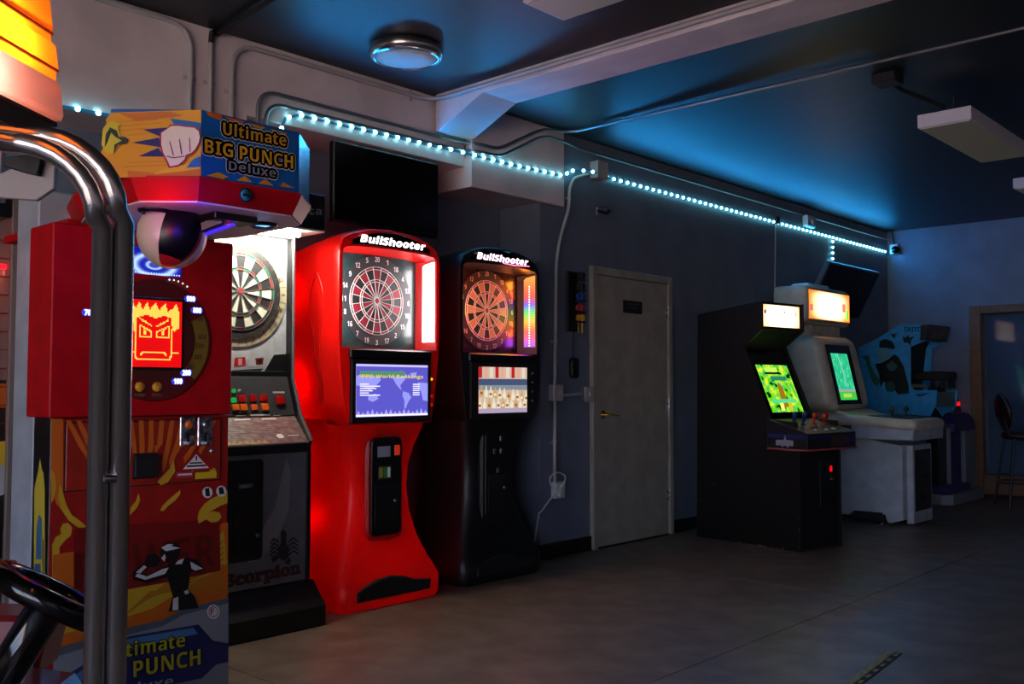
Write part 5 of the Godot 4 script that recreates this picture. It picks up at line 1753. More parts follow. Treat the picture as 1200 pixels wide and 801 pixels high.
func white_cabinet() -> void:
	var P := Vector3(8.72, 0, -3.1)
	var t := thing("white_cabinet", "white arcade cabinet with rounded monitor head and glowing yellow sign", "arcade cabinet", P)
	var st := ST()
	# base
	extr(st, pv([0.0, 0.06, 0.0, 0.70, -1.05, 0.86, -1.05, 0.06, -0.48, 0.06, -0.46, 0.09, -0.16, 0.09, -0.14, 0.02, -0.10, 0.02]), Vector3(-0.30, 0, -0.06), Vector3.BACK, Vector3.UP, Vector3(0.60, 0, 0), 0.006)
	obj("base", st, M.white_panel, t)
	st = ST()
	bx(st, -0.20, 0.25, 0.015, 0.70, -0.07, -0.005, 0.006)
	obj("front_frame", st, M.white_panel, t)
	st = ST()
	bx(st, -0.165, 0.215, 0.12, 0.655, -0.01, 0.0, 0.003)
	obj("coin_door", st, M.black, t)
	for q in [[0.0, 0.55], [0.09, 0.42], [0.0, 0.24]]:
		st = ST()
		bx(st, q[0] - 0.03, q[0] + 0.03, q[1] - 0.025, q[1] + 0.025, -0.002, 0.005, 0.002)
		obj("coin_slot", st, M.black_gloss, t)
	for q in [[-0.22, -0.28], [0.22, -0.28], [-0.22, -0.95], [0.22, -0.95]]:
		st = ST()
		lathe(st, [0.035, 0, 0.035, 0.01, 0.010, 0.016, 0.010, 0.09], Vector3(q[0], 0, q[1]), Vector3.UP, 12)
		obj("foot", st, M.steel, t)
	st = ST()
	bx(st, -0.304, -0.298, 0.035, 0.105, -0.50, -0.24, 0.0)
	bx(st, -0.29, 0.29, 0.03, 0.10, -0.52, -0.22, 0.01)
	obj("caster_well", st, M.black_matte, t)
	# control deck
	st = ST()
	extr(st, pv([0.05, 0.745, 0.06, 0.84, -0.5, 0.90, -0.5, 0.745]), Vector3(-0.35, 0, 0), Vector3.BACK, Vector3.UP, Vector3(0.75, 0, 0), 0.012)
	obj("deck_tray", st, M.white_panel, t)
	st = ST()
	var rings := []
	for s in [[0.0, 0.0], [0.012, 0.012], [0.05, 0.012], [0.075, 0.0], [0.085, -0.02]]:
		var ring := []
		for v in ring_at(rrect(-0.365 - s[1], 0.405 + s[1], -0.82, 0.07 + s[1], 0.09, 5), 0.0):
			ring.append(Vector3(v.x, 0.84 + s[0] + (0.07 - v.z) * 0.06, v.z))
		rings.append(ring)
	loft(st, rings)
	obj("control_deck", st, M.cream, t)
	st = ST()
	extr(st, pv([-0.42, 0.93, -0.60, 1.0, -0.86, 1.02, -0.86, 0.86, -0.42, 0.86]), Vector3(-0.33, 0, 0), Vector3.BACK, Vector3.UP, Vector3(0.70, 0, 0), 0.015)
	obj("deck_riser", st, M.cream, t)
	st = ST()
	for v in 1:
		box(st, Vector3(0.02, 0.944, -0.18), Vector3(0.66, 0.008, 0.34), 0.002, Basis(Vector3.RIGHT, 0.06))
	obj("deck_plate", st, mat(Color(0.12, 0.13, 0.12), 0.4), t)
	for q in [[-0.2, Color(0.10, 0.20, 0.12)], [0.13, Color(0.10, 0.20, 0.12)]]:
		stick(t, Vector3(q[0], 0.947, -0.18), Vector3.UP, q[1], true)
		for k in 6:
			st = ST()
			lathe(st, [0.016, 0, 0.015, 0.008, 0.0005, 0.01], Vector3(q[0] + 0.075 + (k % 3) * 0.038, 0.946 - (k / 3) * 0.002, -0.19 + (k / 3) * 0.045), Vector3.UP, 12, false)
			obj("push_button", st, mat([Color(0.12, 0.24, 0.16), Color(0.2, 0.22, 0.15)][k % 2], 0.35), t)
	for q in [[-0.12, 0.0], [0.14, 0.01]]:
		st = ST()
		lathe(st, [0.016, 0, 0.015, 0.007, 0.0005, 0.009], Vector3(q[0], 0.926, q[1]), Vector3.UP, 12, false)
		obj("start_button", st, M.white_plastic, t)
	# monitor head
	var head := []
	for s in [[0.0, 0.06], [0.03, 0.02], [0.10, 0.0], [0.28, 0.0], [0.33, 0.03], [0.345, 0.07]]:
		var ring := []
		var rr := rrect(-0.45 + s[1], 0.41 - s[1], 0.98 + s[1], 1.69 - s[1], 0.11, 5)
		for v in rr:
			var lean := (1.69 - v.y) / 0.71 * 0.16
			ring.append(Vector3(v.x, v.y, -1.10 + s[0] + lean * (0.4 + 0.6 * s[0] / 0.345)))
		head.append(ring)
	st = ST()
	loft(st, head)
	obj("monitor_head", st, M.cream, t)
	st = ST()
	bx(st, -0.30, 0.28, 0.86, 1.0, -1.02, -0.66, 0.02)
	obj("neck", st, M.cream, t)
	var zt := -0.755 + 0.012
	var fz := func(y: float) -> float: return zt + (1.69 - y) / 0.71 * 0.16
	var a := Vector3(-0.335, 1.05, fz.call(1.05))
	var b := Vector3(0.165, 1.05, fz.call(1.05))
	var c := Vector3(0.165, 1.60, fz.call(1.59))
	var d := Vector3(-0.335, 1.60, fz.call(1.59))
	panel("monitor_bezel", t, a, b, c, d, M.black_gloss, 0.02)
	var off := Vector3(0, 0, 0.004)
	curved_panel("monitor_screen", t, Vector3(-0.29, 1.09, fz.call(1.09)) + off, Vector3(0.07, 1.09, fz.call(1.09)) + off, Vector3(0.07, 1.52, fz.call(1.52)) + off, Vector3(-0.29, 1.52, fz.call(1.52)) + off, 0.008, glow_tex(shooter_screen(), 1.35))
	area(t, Vector3(0, 1.3, fz.call(1.3) + 0.03), Vector3(0, 0.2, 1), Vector3.UP, 0.3, 0.4, Color(0.35, 1.0, 0.7), 0.016)
	# sign box on the head
	st = ST()
	var sb := []
	for s in [[0.0, 0.03], [0.02, 0.0], [0.30, 0.0], [0.335, 0.015], [0.345, 0.04]]:
		var ring := []
		for v in rrect(-0.49 + s[1], 0.46 - s[1], 1.79 + s[1], 2.15 - s[1], 0.05, 5):
			ring.append(Vector3(v.x, v.y, -1.17 + s[0]))
		sb.append(ring)
	loft(st, sb)
	obj("sign_box", st, M.cream, t)
	st = ST()
	bx(st, -0.34, 0.30, 1.66, 1.80, -1.12, -0.86, 0.02)
	obj("sign_neck", st, M.cream, t)
	st = ST()
	bx(st, -0.25, 0.20, 2.145, 2.19, -1.10, -0.92, 0.012)
	obj("sign_cap", st, M.white_plastic, t)
	var im := hot_sign(0.95)
	var img := im.get_image()
	irect(img, 0.93, 0.55, 0.05, 0.4, Color(0.2, 0.75, 0.1))
	irect(img, 0.02, 0.5, 0.07, 0.22, Color(0.65, 0.3, 0.35))
	irect(img, 0.82, 0.35, 0.08, 0.3, Color(0.75, 0.4, 0.3))
	panel("lit_sign", t, Vector3(-0.45, 1.84, -0.823), Vector3(0.43, 1.84, -0.823), Vector3(0.43, 2.105, -0.823), Vector3(-0.45, 2.105, -0.823), glow_tex(ImageTexture.create_from_image(img), 2.2), 0.004)
	area(t, Vector3(0, 1.97, -0.815), Vector3.BACK, Vector3.UP, 0.8, 0.24, Color(1.0, 0.8, 0.5), 0.03)

func gun_cabinet() -> void:
	var X := 10.5
	var t := thing("gun_cabinet", "blue-sided shooting game cabinet with dark figure artwork and unlit sign", "arcade cabinet", Vector3(X + 0.33, 0, -3.95))
	var P := t.position
	var pts := PackedVector2Array()
	for q in [[1006, 407], [1026, 397.5], [1055, 379.5], [1088, 380], [1084, 399], [1067, 406], [1067, 451], [1071, 456.5], [1098, 457], [1097, 474], [1084, 500]]:
		var w := wx(q[0], q[1], X)
		pts.append(Vector2(w.z - P.z, w.y))
	var zf := pts[10].x
	var zb := pts[0].x
	pts.append(Vector2(zf, 0.0))
	pts.append(Vector2(zb, 0.0))
	var blue := mat(Color(0.24, 0.66, 0.93), 0.28, 0, M.mottle, 3)
	var st: SurfaceTool
	for x in [-0.33, 0.31]:
		st = ST()
		extr(st, pts, Vector3(x, 0, 0), Vector3.BACK, Vector3.UP, Vector3(0.02, 0, 0), 0.002)
		obj("side_panel", st, blue, t)
	st = ST()
	extr(st, pv([zf - 0.02, 0.01, zf - 0.02, 0.85, pts[5].x - 0.12, 1.2, pts[5].x - 0.06, pts[5].y, pts[4].x - 0.1, pts[3].y - 0.02, pts[2].x, pts[2].y - 0.02, zb + 0.02, pts[0].y - 0.02, zb + 0.02, 0.01]), Vector3(-0.31, 0, 0), Vector3.BACK, Vector3.UP, Vector3(0.62, 0, 0), 0)
	obj("carcass", st, M.black_matte, t)
	st = ST()
	extr(st, pv([pts[4].x - 0.05, pts[4].y, pts[4].x + 0.01, pts[4].y + 0.01, pts[3].x + 0.01, pts[3].y, pts[3].x - 0.08, pts[3].y]), Vector3(-0.335, 0, 0), Vector3.BACK, Vector3.UP, Vector3(0.67, 0, 0), 0.003)
	obj("sign_frame", st, M.black, t)
	var A := Vector3(0, pts[4].y + 0.015, pts[4].x + 0.013)
	var B := Vector3(0, pts[3].y - 0.01, pts[3].x + 0.013)
	var img := picture(128, 64, Color(0.16, 0.10, 0.09))
	ipoly(img, [0.1, 0.9, 0.25, 0.2, 0.4, 0.8, 0.5, 0.3, 0.7, 0.85], Color(0.34, 0.30, 0.28))
	ipoly(img, [0.55, 0.7, 0.7, 0.15, 0.9, 0.6], Color(0.45, 0.16, 0.10))
	var sm := mat(Color.WHITE, 0.3)
	sm.albedo_texture = ImageTexture.create_from_image(img)
	panel("sign_panel", t, A + Vector3(-0.31, 0, 0), A + Vector3(0.31, 0, 0), B + Vector3(0.31, 0, 0), B + Vector3(-0.31, 0, 0), sm, 0.004)
	st = ST()
	bx(st, -0.31, 0.31, pts[9].y - 0.02, pts[8].y - 0.02, pts[10].x - 0.02, pts[9].x - 0.012, 0.004)
	obj("control_front", st, mat(Color(0.30, 0.46, 0.48), 0.4, 0, M.mottle, 4), t)
	for x in [-0.12, 0.16]:
		st = ST()
		var z := pts[8].x - 0.12
		var y := pts[8].y
		lathe(st, [0.05, -0.02, 0.045, 0.02, 0.02, 0.05, 0.02, 0.12], Vector3(x, y, z), Vector3.UP, 14)
		bx(st, x - 0.03, x + 0.03, y + 0.11, y + 0.20, z - 0.20, z + 0.16, 0.012)
		bx(st, x - 0.02, x + 0.02, y + 0.02, y + 0.13, z + 0.08, z + 0.14, 0.01)
		obj("mounted_gun", st, M.black, t)
	st = ST()
	bx(st, -0.25, 0.25, 1.2, 1.24, pts[5].x - 0.10, pts[5].x - 0.04, 0.004)
	obj("instruction_strip", st, mat(Color(0.55, 0.55, 0.45), 0.5), t)
	var S := Vector3(X, 0, 0)
	var Nn := Vector3(-1, 0, 0)
	var figure := [
		["14242c", zq([225, 215, 270, 195, 330, 215, 355, 260, 345, 285, 300, 275, 220, 270], 1000, 370, 7.28)], ["5f9cb0", zq([205, 285, 300, 278, 320, 320, 290, 380, 240, 395, 205, 350], 1000, 370, 7.28)],
		["10201f", zq([185, 410, 240, 400, 300, 370, 350, 325, 385, 350, 430, 430, 470, 580, 475, 660, 380, 670, 330, 600, 260, 560, 230, 610, 220, 500], 1000, 370, 7.28)],
		["2f6a50", zq([75, 345, 130, 330, 150, 420, 190, 500, 235, 560, 200, 600, 160, 560, 125, 450, 110, 390], 1000, 370, 7.28)], ["2c5650", zq([265, 570, 330, 555, 360, 600, 340, 650, 280, 640], 1000, 370, 7.28)],
		["3a6a6c", zq([280, 420, 330, 380, 380, 430, 345, 470, 300, 465], 1000, 370, 7.28)],
		]
	var emblems := [["142c34", zq([420, 175, 450, 185, 465, 160, 480, 185, 525, 170, 490, 210, 490, 255, 460, 225, 430, 230], 1000, 370, 7.28)], ["142c34", zq([315, 150, 340, 155, 375, 145, 355, 170, 360, 195, 335, 180], 1000, 370, 7.28)], ["1c4a66", zq([520, 670, 600, 660, 660, 650, 600, 680, 560, 690], 1000, 370, 7.28)]]
	art("side_artwork", t, S, Nn, figure, M.print)
	for q in emblems:
		art("side_emblem", t, S, Nn, [q], M.print)
	st = ST()
	ptext(st, t, "TAITO", S, Nn, 1059, 388.5, 1080, 388.5, 5.5, "101c26", 0.004)
	obj("side_lettering", st, M.print, t)
	var u := thing("coin_tower", "narrow black machine with two red coin lights beside the shooting cabinet", "arcade machine", Vector3(11.27, 0, -3.95))
	st = ST()
	extr(st, pv([0.35, 0.0, 0.35, 0.86, 0.30, 1.10, -0.4, 1.10, -0.4, 0.0]), Vector3(-0.09, 0, 0), Vector3.BACK, Vector3.UP, Vector3(0.25, 0, 0), 0.006)
	obj("body", st, M.black, u)
	for x in [0.06, 0.125]:
		st = ST()
		bx(st, x - 0.012, x + 0.012, 0.995, 1.04, 0.312, 0.33, 0.002)
		obj("coin_light", st, glow(Color(1.0, 0.08, 0.06), 1.4), u)

func pedestal_machine() -> void:
	var t := thing("low_ride_machine", "low white and purple machine with rounded purple top by the window", "arcade machine", Vector3(10.75, 0, -3.42))
	var st := ST()
	extr(st, pv([-0.55, -0.02, -0.50, 0.08, 0.40, 0.10, 0.52, 0.04, 0.52, -0.16, -0.55, -0.16]), Vector3(0, 0.0, 0), Vector3.RIGHT, Vector3.BACK, Vector3(0, 0.11, 0), 0.008)
	obj("base", st, M.dimmed_white, t)
	st = ST()
	bx(st, -0.52, 0.13, 0.11, 0.19, -0.15, 0.06, 0.012)
	obj("step", st, M.purple, t)
	st = ST()
	bx(st, -0.50, 0.12, 0.19, 0.78, -0.16, -0.06, 0.01)
	obj("back_panel", st, M.black, t)
	st = ST()
	bx(st, -0.22, 0.12, 0.19, 0.80, -0.07, -0.03, 0.008)
	obj("purple_panel", st, M.purple, t)
	for x in [-0.235, 0.135]:
		st = ST()
		bx(st, x - 0.015, x + 0.015, 0.19, 0.78, -0.075, -0.02, 0.004)
		obj("white_edge", st, M.dimmed_white, t)
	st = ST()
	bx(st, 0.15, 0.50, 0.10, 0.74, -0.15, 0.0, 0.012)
	obj("column", st, M.dimmed_white, t)
	st = ST()
	var arc := []
	for k in 9:
		arc.append_array([0.14 + 0.38 * cos(PI * (8 - k) / 8.0) * 0.95, 0.74 + 0.20 * sin(PI * k / 8.0)])
	extr(st, pv(arc), Vector3(0, 0, -0.16), Vector3.RIGHT, Vector3.UP, Vector3(0, 0, 0.17), 0.012)
	obj("rounded_top", st, M.purple, t)

func stool() -> void:
	var t := thing("bar_stool", "dark bar stool with round padded back in front of the wood-framed window", "stool", Vector3(10.62, 0, -2.78), deg_to_rad(35))
	var st := ST()
	lathe(st, [0.16, 0.0, 0.19, 0.01, 0.20, 0.04, 0.18, 0.07, 0.001, 0.08], Vector3(0, 0.68, 0), Vector3.UP, 24)
	obj("seat", st, M.leather, t)
	st = ST()
	lathe(st, [0.001, 0.0, 0.17, 0.0, 0.195, 0.02, 0.17, 0.045, 0.001, 0.05], Vector3(0, 0.95, -0.2), Vector3(0, 0.15, 1), 24, false)
	obj("backrest", st, M.leather, t)
	for s in [-1.0, 1.0]:
		st = ST()
		tube(st, [Vector3(s * 0.10, 0.69, -0.15), Vector3(s * 0.10, 0.9, -0.205)], 0.011, 8)
		obj("back_post", st, M.black, t)
		for z in [-1.0, 1.0]:
			st = ST()
			tube(st, [Vector3(s * 0.13, 0.69, z * 0.13), Vector3(s * 0.21, 0.0, z * 0.21)], 0.014, 8)
			obj("leg", st, M.black, t)
	st = ST()
	var rp := []
	for k in 25:
		rp.append(Vector3(0.245 * cos(TAU * k / 24), 0.25, 0.245 * sin(TAU * k / 24)))
	tube(st, rp, 0.009, 8, false)
	obj("foot_ring", st, M.black, t)
# ================================================================ televisions, wall and ceiling things
func televisions() -> void:
	var a := wz(390.5, 261, -4.44)
	var b := wz(514, 271, -4.44)
	var t := thing("wall_television", "black flat television hanging above the red dart machine", "television", Vector3((a.x + b.x) / 2, 0, -4.44))
	var hw := (b.x - a.x) / 2
	var st := ST()
	bx(st, -hw, hw, 2.155, 2.63, -0.045, 0.0, 0.006)
	obj("body", st, M.black, t)
	st = ST()
	bx(st, -hw + 0.012, hw - 0.012, 2.175, 2.618, 0.0, 0.002, 0)
	obj("screen", st, mat(Color(0.02, 0.02, 0.022), 0.18), t)
	st = ST()
	bx(st, -0.15, 0.15, 2.3, 2.5, -0.378, -0.36, 0.003)
	bx(st, -0.06, 0.06, 2.35, 2.45, -0.36, -0.045, 0.003)
	obj("wall_mount", st, M.black_matte, t)
	st = ST()
	bx(st, -0.02, 0.02, 2.157, 2.163, 0.0, 0.003, 0)
	obj("maker_mark", st, mat(Color(0.35, 0.2, 0.2), 0.4), t)
	var zt := -4.10
	var zb := -4.36
	var tl := wz(973, 304, zt)
	var tr := wz(1032, 322, zt)
	var top := (tl.y + tr.y) / 2
	var bl := top - 0.50
	var t2 := thing("corner_television", "dark flat television tilted down from the wall near the room corner", "television", Vector3((tl.x + tr.x) / 2, 0, 0))
	hw = (tr.x - tl.x) / 2
	var up := Vector3(0, top - bl, zt - zb).normalized()
	var n := Vector3(0, zb - zt, top - bl).normalized()
	var mid := Vector3(0, (top + bl) / 2, (zt + zb) / 2)
	var bas := Basis(Vector3.RIGHT, up, n)
	st = ST()
	box(st, mid - n * 0.03, Vector3(hw * 2, (top - bl) / up.y, 0.06), 0.008, bas)
	obj("body", st, mat(Color(0.30, 0.31, 0.32), 0.4), t2)
	st = ST()
	box(st, mid + n * 0.002, Vector3(hw * 2 - 0.04, (top - bl) / up.y - 0.04, 0.006), 0.001, bas)
	obj("screen", st, mat(Color(0.025, 0.025, 0.028), 0.55), t2)
	st = ST()
	bx(st, -0.1, 0.1, mid.y - 0.1, mid.y + 0.1, -4.43, -4.41, 0.003)
	bx(st, -0.04, 0.04, mid.y - 0.05, mid.y + 0.05, -4.41, mid.z - 0.05, 0.003)
	obj("wall_mount", st, M.black_matte, t2)

func wall_things() -> void:
	# dart rack with hanging darts
	var a := wz(661, 388, -4.43)
	var b := wz(682, 320, -4.43)
	var c := Vector3((a.x + b.x) / 2, 0, -4.43)
	var t := thing("dart_rack", "black wall rack of darts with blue, red and yellow flights beside the door", "dart rack", c)
	var hw := (b.x - a.x) / 2
	var st := ST()
	bx(st, -hw * 0.8, hw * 0.45, a.y, b.y, 0.0, 0.018, 0.003)
	obj("back_board", st, M.black, t)
	var k := 0
	for q in [[0.03, "14141a"], [0.11, "14141a"], [0.19, "1c4aa8"], [0.27, "c02a26"], [0.345, "e0b020"]]:
		var y: float = b.y - q[0] - 0.02
		st = ST()
		bx(st, 0.0, hw * 0.9, y - 0.012, y, 0.016, 0.05, 0.003)
		obj("peg", st, M.black_matte, t)
		for s in [-1.0, 0.0, 1.0]:
			st = ST()
			var o := Vector3(0.02 + s * 0.026 + 0.022, y, 0.036 + 0.012 * (1.0 - absf(s)))
			for e in 4:
				var d := Vector3(cos(e * PI / 2 + 0.4), 0, sin(e * PI / 2 + 0.4))
				extr(st, pv([0.0, 0.05, 0.019, 0.045, 0.022, 0.015, 0.0, 0.0]), o, d, Vector3.UP, d.cross(Vector3.UP) * 0.001, 0)
			var dm := mat(Color(q[1]), 0.4)
			tube(st, [o + Vector3(0, 0.005, 0), o + Vector3(0, -0.05, 0)], 0.0028, 6)
			tube(st, [o + Vector3(0, -0.045, 0), o + Vector3(0, -0.085, 0)], 0.004, 6)
			obj("dart", st, dm, t)
		k += 1
	var e1 := wz(672, 388, -4.41)
	var e2 := wz(671, 420, -4.41)
	var w := thing("hanging_remote", "black handset hanging by a cord below the dart rack", "handset")
	st = ST()
	tube(st, [e1, e2], 0.003, 6)
	obj("cord", st, M.black_matte, w)
	var m0 := wz(671.5, 430.5, -4.43)
	st = ST()
	extr(st, rrect(m0.x - 0.055, m0.x + 0.035, m0.y - 0.08, m0.y + 0.075, 0.03, 4), Vector3(0, 0, -4.43), Vector3.RIGHT, Vector3.UP, Vector3(0, 0, 0.035), 0.008)
	obj("handset", st, M.black, w)
	# camera on the end wall
	var p := wx(1049, 292, 11.45)
	var s2 := thing("security_camera", "small dark dome camera on the end wall beside the strip's end", "camera", p)
	st = ST()
	bx(st, -0.04, 0.0, -0.06, 0.06, -0.05, 0.05, 0.006)
	obj("base", st, M.white_plastic, s2)
	st = ST()
	lathe(st, [0.045, 0, 0.045, 0.03, 0.032, 0.055, 0.001, 0.065], Vector3(-0.04, -0.01, 0.02), Vector3(-1, -0.2, 0.2), 16)
	obj("dome", st, M.black_gloss, s2)
	st = ST()
	tube(st, [Vector3(-0.015, 0.05, 0.0), Vector3(-0.01, 0.16, -0.02), Vector3(-0.008, 0.24, -0.03)], 0.006, 6)
	obj("cord", st, M.black_matte, s2)
	# floor edge strip
	var f0 := fl(986, 803)
	var f1 := fl(1040, 763)
	var f2 := fl(1056, 767)
	var dir := (f1 - f0).normalized()
	var wd := (f2 - f1) - dir * (f2 - f1).dot(dir)
	var y := thing("floor_strip", "worn yellow and black tape strip stuck across the concrete floor", "floor marking", f1)
	st = ST()
	var bas := Basis(dir, Vector3.UP, dir.cross(Vector3.UP))
	box(st, -dir * 0.45 + wd * 0.25 + Vector3(0, 0.0015, 0), Vector3(0.9, 0.003, wd.length() * 0.5), 0.001, bas)
	obj("yellow_band", st, M.yellow, y)
	st = ST()
	box(st, -dir * 0.45 + wd * 0.75 + Vector3(0, 0.0015, 0), Vector3(0.9, 0.003, wd.length() * 0.5), 0.001, bas)
	obj("black_band", st, M.rubber, y)
	for i in 8:
		st = ST()
		box(st, -dir * (0.04 + i * 0.1) + wd * 0.75 + Vector3(0, 0.0032, 0), Vector3(0.05, 0.0006, wd.length() * 0.25), 0, bas)
		obj("yellow_mark", st, M.yellow, y)

func ceiling_lights() -> void:
	var c := fl(476, 70, 3.0)
	var t := thing("round_ceiling_light", "round flush ceiling light with chrome rim, switched off", "ceiling light", Vector3(c.x, 3.07, c.z))
	var st := ST()
	lathe(st, [0.185, 0.0, 0.20, -0.012, 0.205, -0.035, 0.195, -0.06, 0.172, -0.07, 0.168, -0.055], Vector3.ZERO, Vector3.UP, 40, false)
	obj("rim", st, M.chrome, t)
	st = ST()
	lathe(st, [0.17, -0.05, 0.168, -0.064, 0.12, -0.074, 0.001, -0.078], Vector3.ZERO, Vector3.UP, 40, false)
	obj("diffuser", st, M.diffuser, t)
	# square panel box near the top edge
	var a := fl(660, 25, 2.985)
	var p := thing("square_ceiling_light", "white box ceiling light beside the round one, switched off", "ceiling light", Vector3(a.x, 3.07, a.z))
	st = ST()
	bx(st, -0.30, 0.0, -0.085, 0.0, 0.0, 1.2, 0.006)
	obj("housing", st, M.enamel, p)
	st = ST()
	bx(st, -0.28, -0.02, -0.09, -0.084, 0.02, 1.18, 0.002)
	obj("diffuser", st, M.diffuser, p)
	# long box fittings on the far side
	var b0 := fl(1075, 150.5, 2.84)
	var b1 := fl(1140, 140.2, 2.84)
	for i in 2:
		var q := b0 + Vector3(2.15, 0, -0.05) * i
		if i == 1:
			q = fl(1187, 221, 2.84)
		var f := thing("box_ceiling_light", ["long white box light hanging at the end of the black ceiling conduit, switched off", "long white box light farther along, no conduit showing, switched off"][i], "ceiling light", q)
		var w := b1.z - b0.z
		st = ST()
		bx(st, 0.0, 1.25, 0.0, 0.085, 0.0, w, 0.004)
		obj("housing", st, M.enamel, f)
		st = ST()
		bx(st, 0.012, 1.238, -0.006, 0.001, 0.012, w - 0.012, 0.002)
		obj("diffuser", st, M.diffuser, f)
		for x in [0.2, 1.05]:
			st = ST()
			tube(st, [Vector3(x, 0.083, w / 2), Vector3(x, 0.231, w / 2)], 0.006, 6)
			obj("hanger", st, M.black_matte, f)
	var j := fl(1040, 95, 3.03)
	var jb := thing("ceiling_box", "black ceiling junction box feeding the long box light", "junction box", Vector3(j.x, 3.07, j.z))
	st = ST()
	bx(st, -0.07, 0.07, -0.06, 0.0, -0.07, 0.07, 0.005)
	obj("body", st, M.black_matte, jb)
	var e := b0 + Vector3(0.0, 0.05, 0.16)
	conduit("black conduit from the ceiling box to the long box light", [Vector3(j.x + 0.05, 3.03, j.z), Vector3(j.x + 0.2, 3.02, j.z + 0.01), e + Vector3(0.02, 0.06, 0)], 0.014, M.black_matte, [], 0.05)

# ================================================================ things close on the left
func light_tower() -> void:
	var foot := pd(112, 700, 1.80)
	var t := thing("light_tower", "bent chrome tube frame carrying a glowing amber lamp housing", "tube frame", Vector3(foot.x, 0, foot.z))
	var P := t.position
	var st: SurfaceTool
	var K := 1.80
	for q in [[112.0, 0.0, 166.0], [137.0, 0.02, 158.0]]:
		var u: float = q[0]
		var k: float = K + q[1]
		var base := pd(u, 700, k)
		base.y = 0
		var top := pd(u, q[2] + 100, k)
		top.x = base.x
		top.z = base.z
		var path := [base - P, top - P]
		var ctr := u - 105.0
		for s in 9:
			var an := PI / 2 * s / 8.0
			path.append(pd(ctr + 105.0 * cos(an), q[2] + 88.0 - 88.0 * sin(an), k - 0.04 * s / 8.0) - P)
		path.append(pd(-40, q[2] - 8, k - 0.1) - P)
		st = ST()
		tube(st, path, 0.0195, 20)
		obj("tube", st, M.chrome, t)
		st = ST()
		lathe(st, [0.06, 0.0, 0.06, 0.008, 0.03, 0.014, 0.0215, 0.03], base - P, Vector3.UP, 20)
		obj("floor_flange", st, M.steel, t)
	for v in [245.0, 560.0]:
		var a := pd(122, v, K + 0.006) - P
		var b := pd(136, v, K + 0.016) - P
		st = ST()
		tube(st, [a, b], 0.009, 10)
		obj("spacer", st, M.steel, t)
	# lamp housing: stepped slab running away from the viewer
	var D := ray(695, 453)
	D.y = 0
	D = D.normalized()
	var R := D.cross(Vector3.UP)
	var k2 := 1.62
	var o := pd(60, 60, k2)
	var pr := []
	for q in [[58, -60], [58, 0], [63, 38], [60, 41], [61, 50], [66.5, 55], [71, 83], [68, 87], [68, 98]]:
		var w := pd(q[0], q[1], k2) - o
		pr.append_array([w.dot(R), w.y])
	pr.append_array([-0.06, pr[-1], -0.06, pr[1]])
	var amber := mat(Color(1.0, 0.74, 0.36), 0.35)      # ribbed translucent lens, lit by the bulbs inside it
	amber.backlight_enabled = true
	amber.backlight = Color(1.0, 0.74, 0.32)
	st = ST()
	extr(st, pv(pr), o - P, R, Vector3.UP, -D * 0.9, 0.003)
	obj("lamp_housing", st, amber, t)
	var dz: float = pr[-3] * 0.5 + pr[1] * 0.5
	for q in [[0.12, 0.40], [0.36, 0.5], [0.62, 0.5]]:
		st = ST()
		lathe(st, [0.001, -0.018, 0.012, -0.012, 0.014, 0.0, 0.012, 0.012, 0.001, 0.018], o - P - D * q[0] + R * -0.02 + Vector3(0, lerpf(pr[-3], 0.05, q[1]), 0), Vector3.UP, 12, false)
		obj("lamp_bulb", st, glow(Color(1.0, 0.66, 0.25), 6.0), t)
		omni(t, o - P - D * q[0] + R * -0.02 + Vector3(0, lerpf(pr[-3], 0.05, q[1]), 0), Color(1.0, 0.66, 0.22), 0.075, 0.012)
	for q in [[40.0, 60.5], [84.0, 68.5]]:
		st = ST()
		var w := pd(q[1], q[0], k2) - o
		box(st, o - P - D * 0.45 + R * (w.dot(R) + 0.0005) + Vector3(0, w.y, 0), Vector3(0.004, 0.004, 0.9), 0.0, Basis(R, Vector3.UP, -D))
		obj("lamp_rib", st, mat(Color(0.75, 0.38, 0.12), 0.4), t)
	pr = []
	for q in [[74, 100], [79, 138], [76, 144]]:
		var w := pd(q[0], q[1], k2) - o
		pr.append_array([w.dot(R), w.y])
	pr.append_array([-0.06, pr[5], -0.06, pr[1]])
	var pale := mat(Color(0.92, 0.84, 0.80), 0.4)
	pale.backlight_enabled = true
	pale.backlight = Color(1.0, 0.85, 0.8)
	st = ST()
	extr(st, pv(pr), o - P, R, Vector3.UP, -D * 0.9, 0.004)
	obj("lamp_skirt", st, pale, t)
	st = ST()
	box(st, o - P - D * 0.45 + R * ((pr[4] - 0.066) / 2) + Vector3(0, pr[5] - 0.005, 0), Vector3(pr[4] + 0.05, 0.008, 0.9), 0.001, Basis(R, Vector3.UP, -D))
	obj("lamp_base", st, M.black_matte, t)
	st = ST()
	lathe(st, [0.001, -0.012, 0.008, -0.008, 0.009, 0.0, 0.008, 0.008, 0.001, 0.012], o - P - D * 0.2 + R * -0.02 + Vector3(0, (pr[1] + pr[5]) / 2, 0), Vector3.UP, 12, false)
	obj("lamp_bulb", st, glow(Color(1.0, 0.8, 0.7), 4.0), t)
	omni(t, o - P - D * 0.2 + R * -0.02 + Vector3(0, (pr[1] + pr[5]) / 2, 0), Color(1.0, 0.84, 0.78), 0.016, 0.008)
	# holder plates between lamp and tubes
	var n := -cf
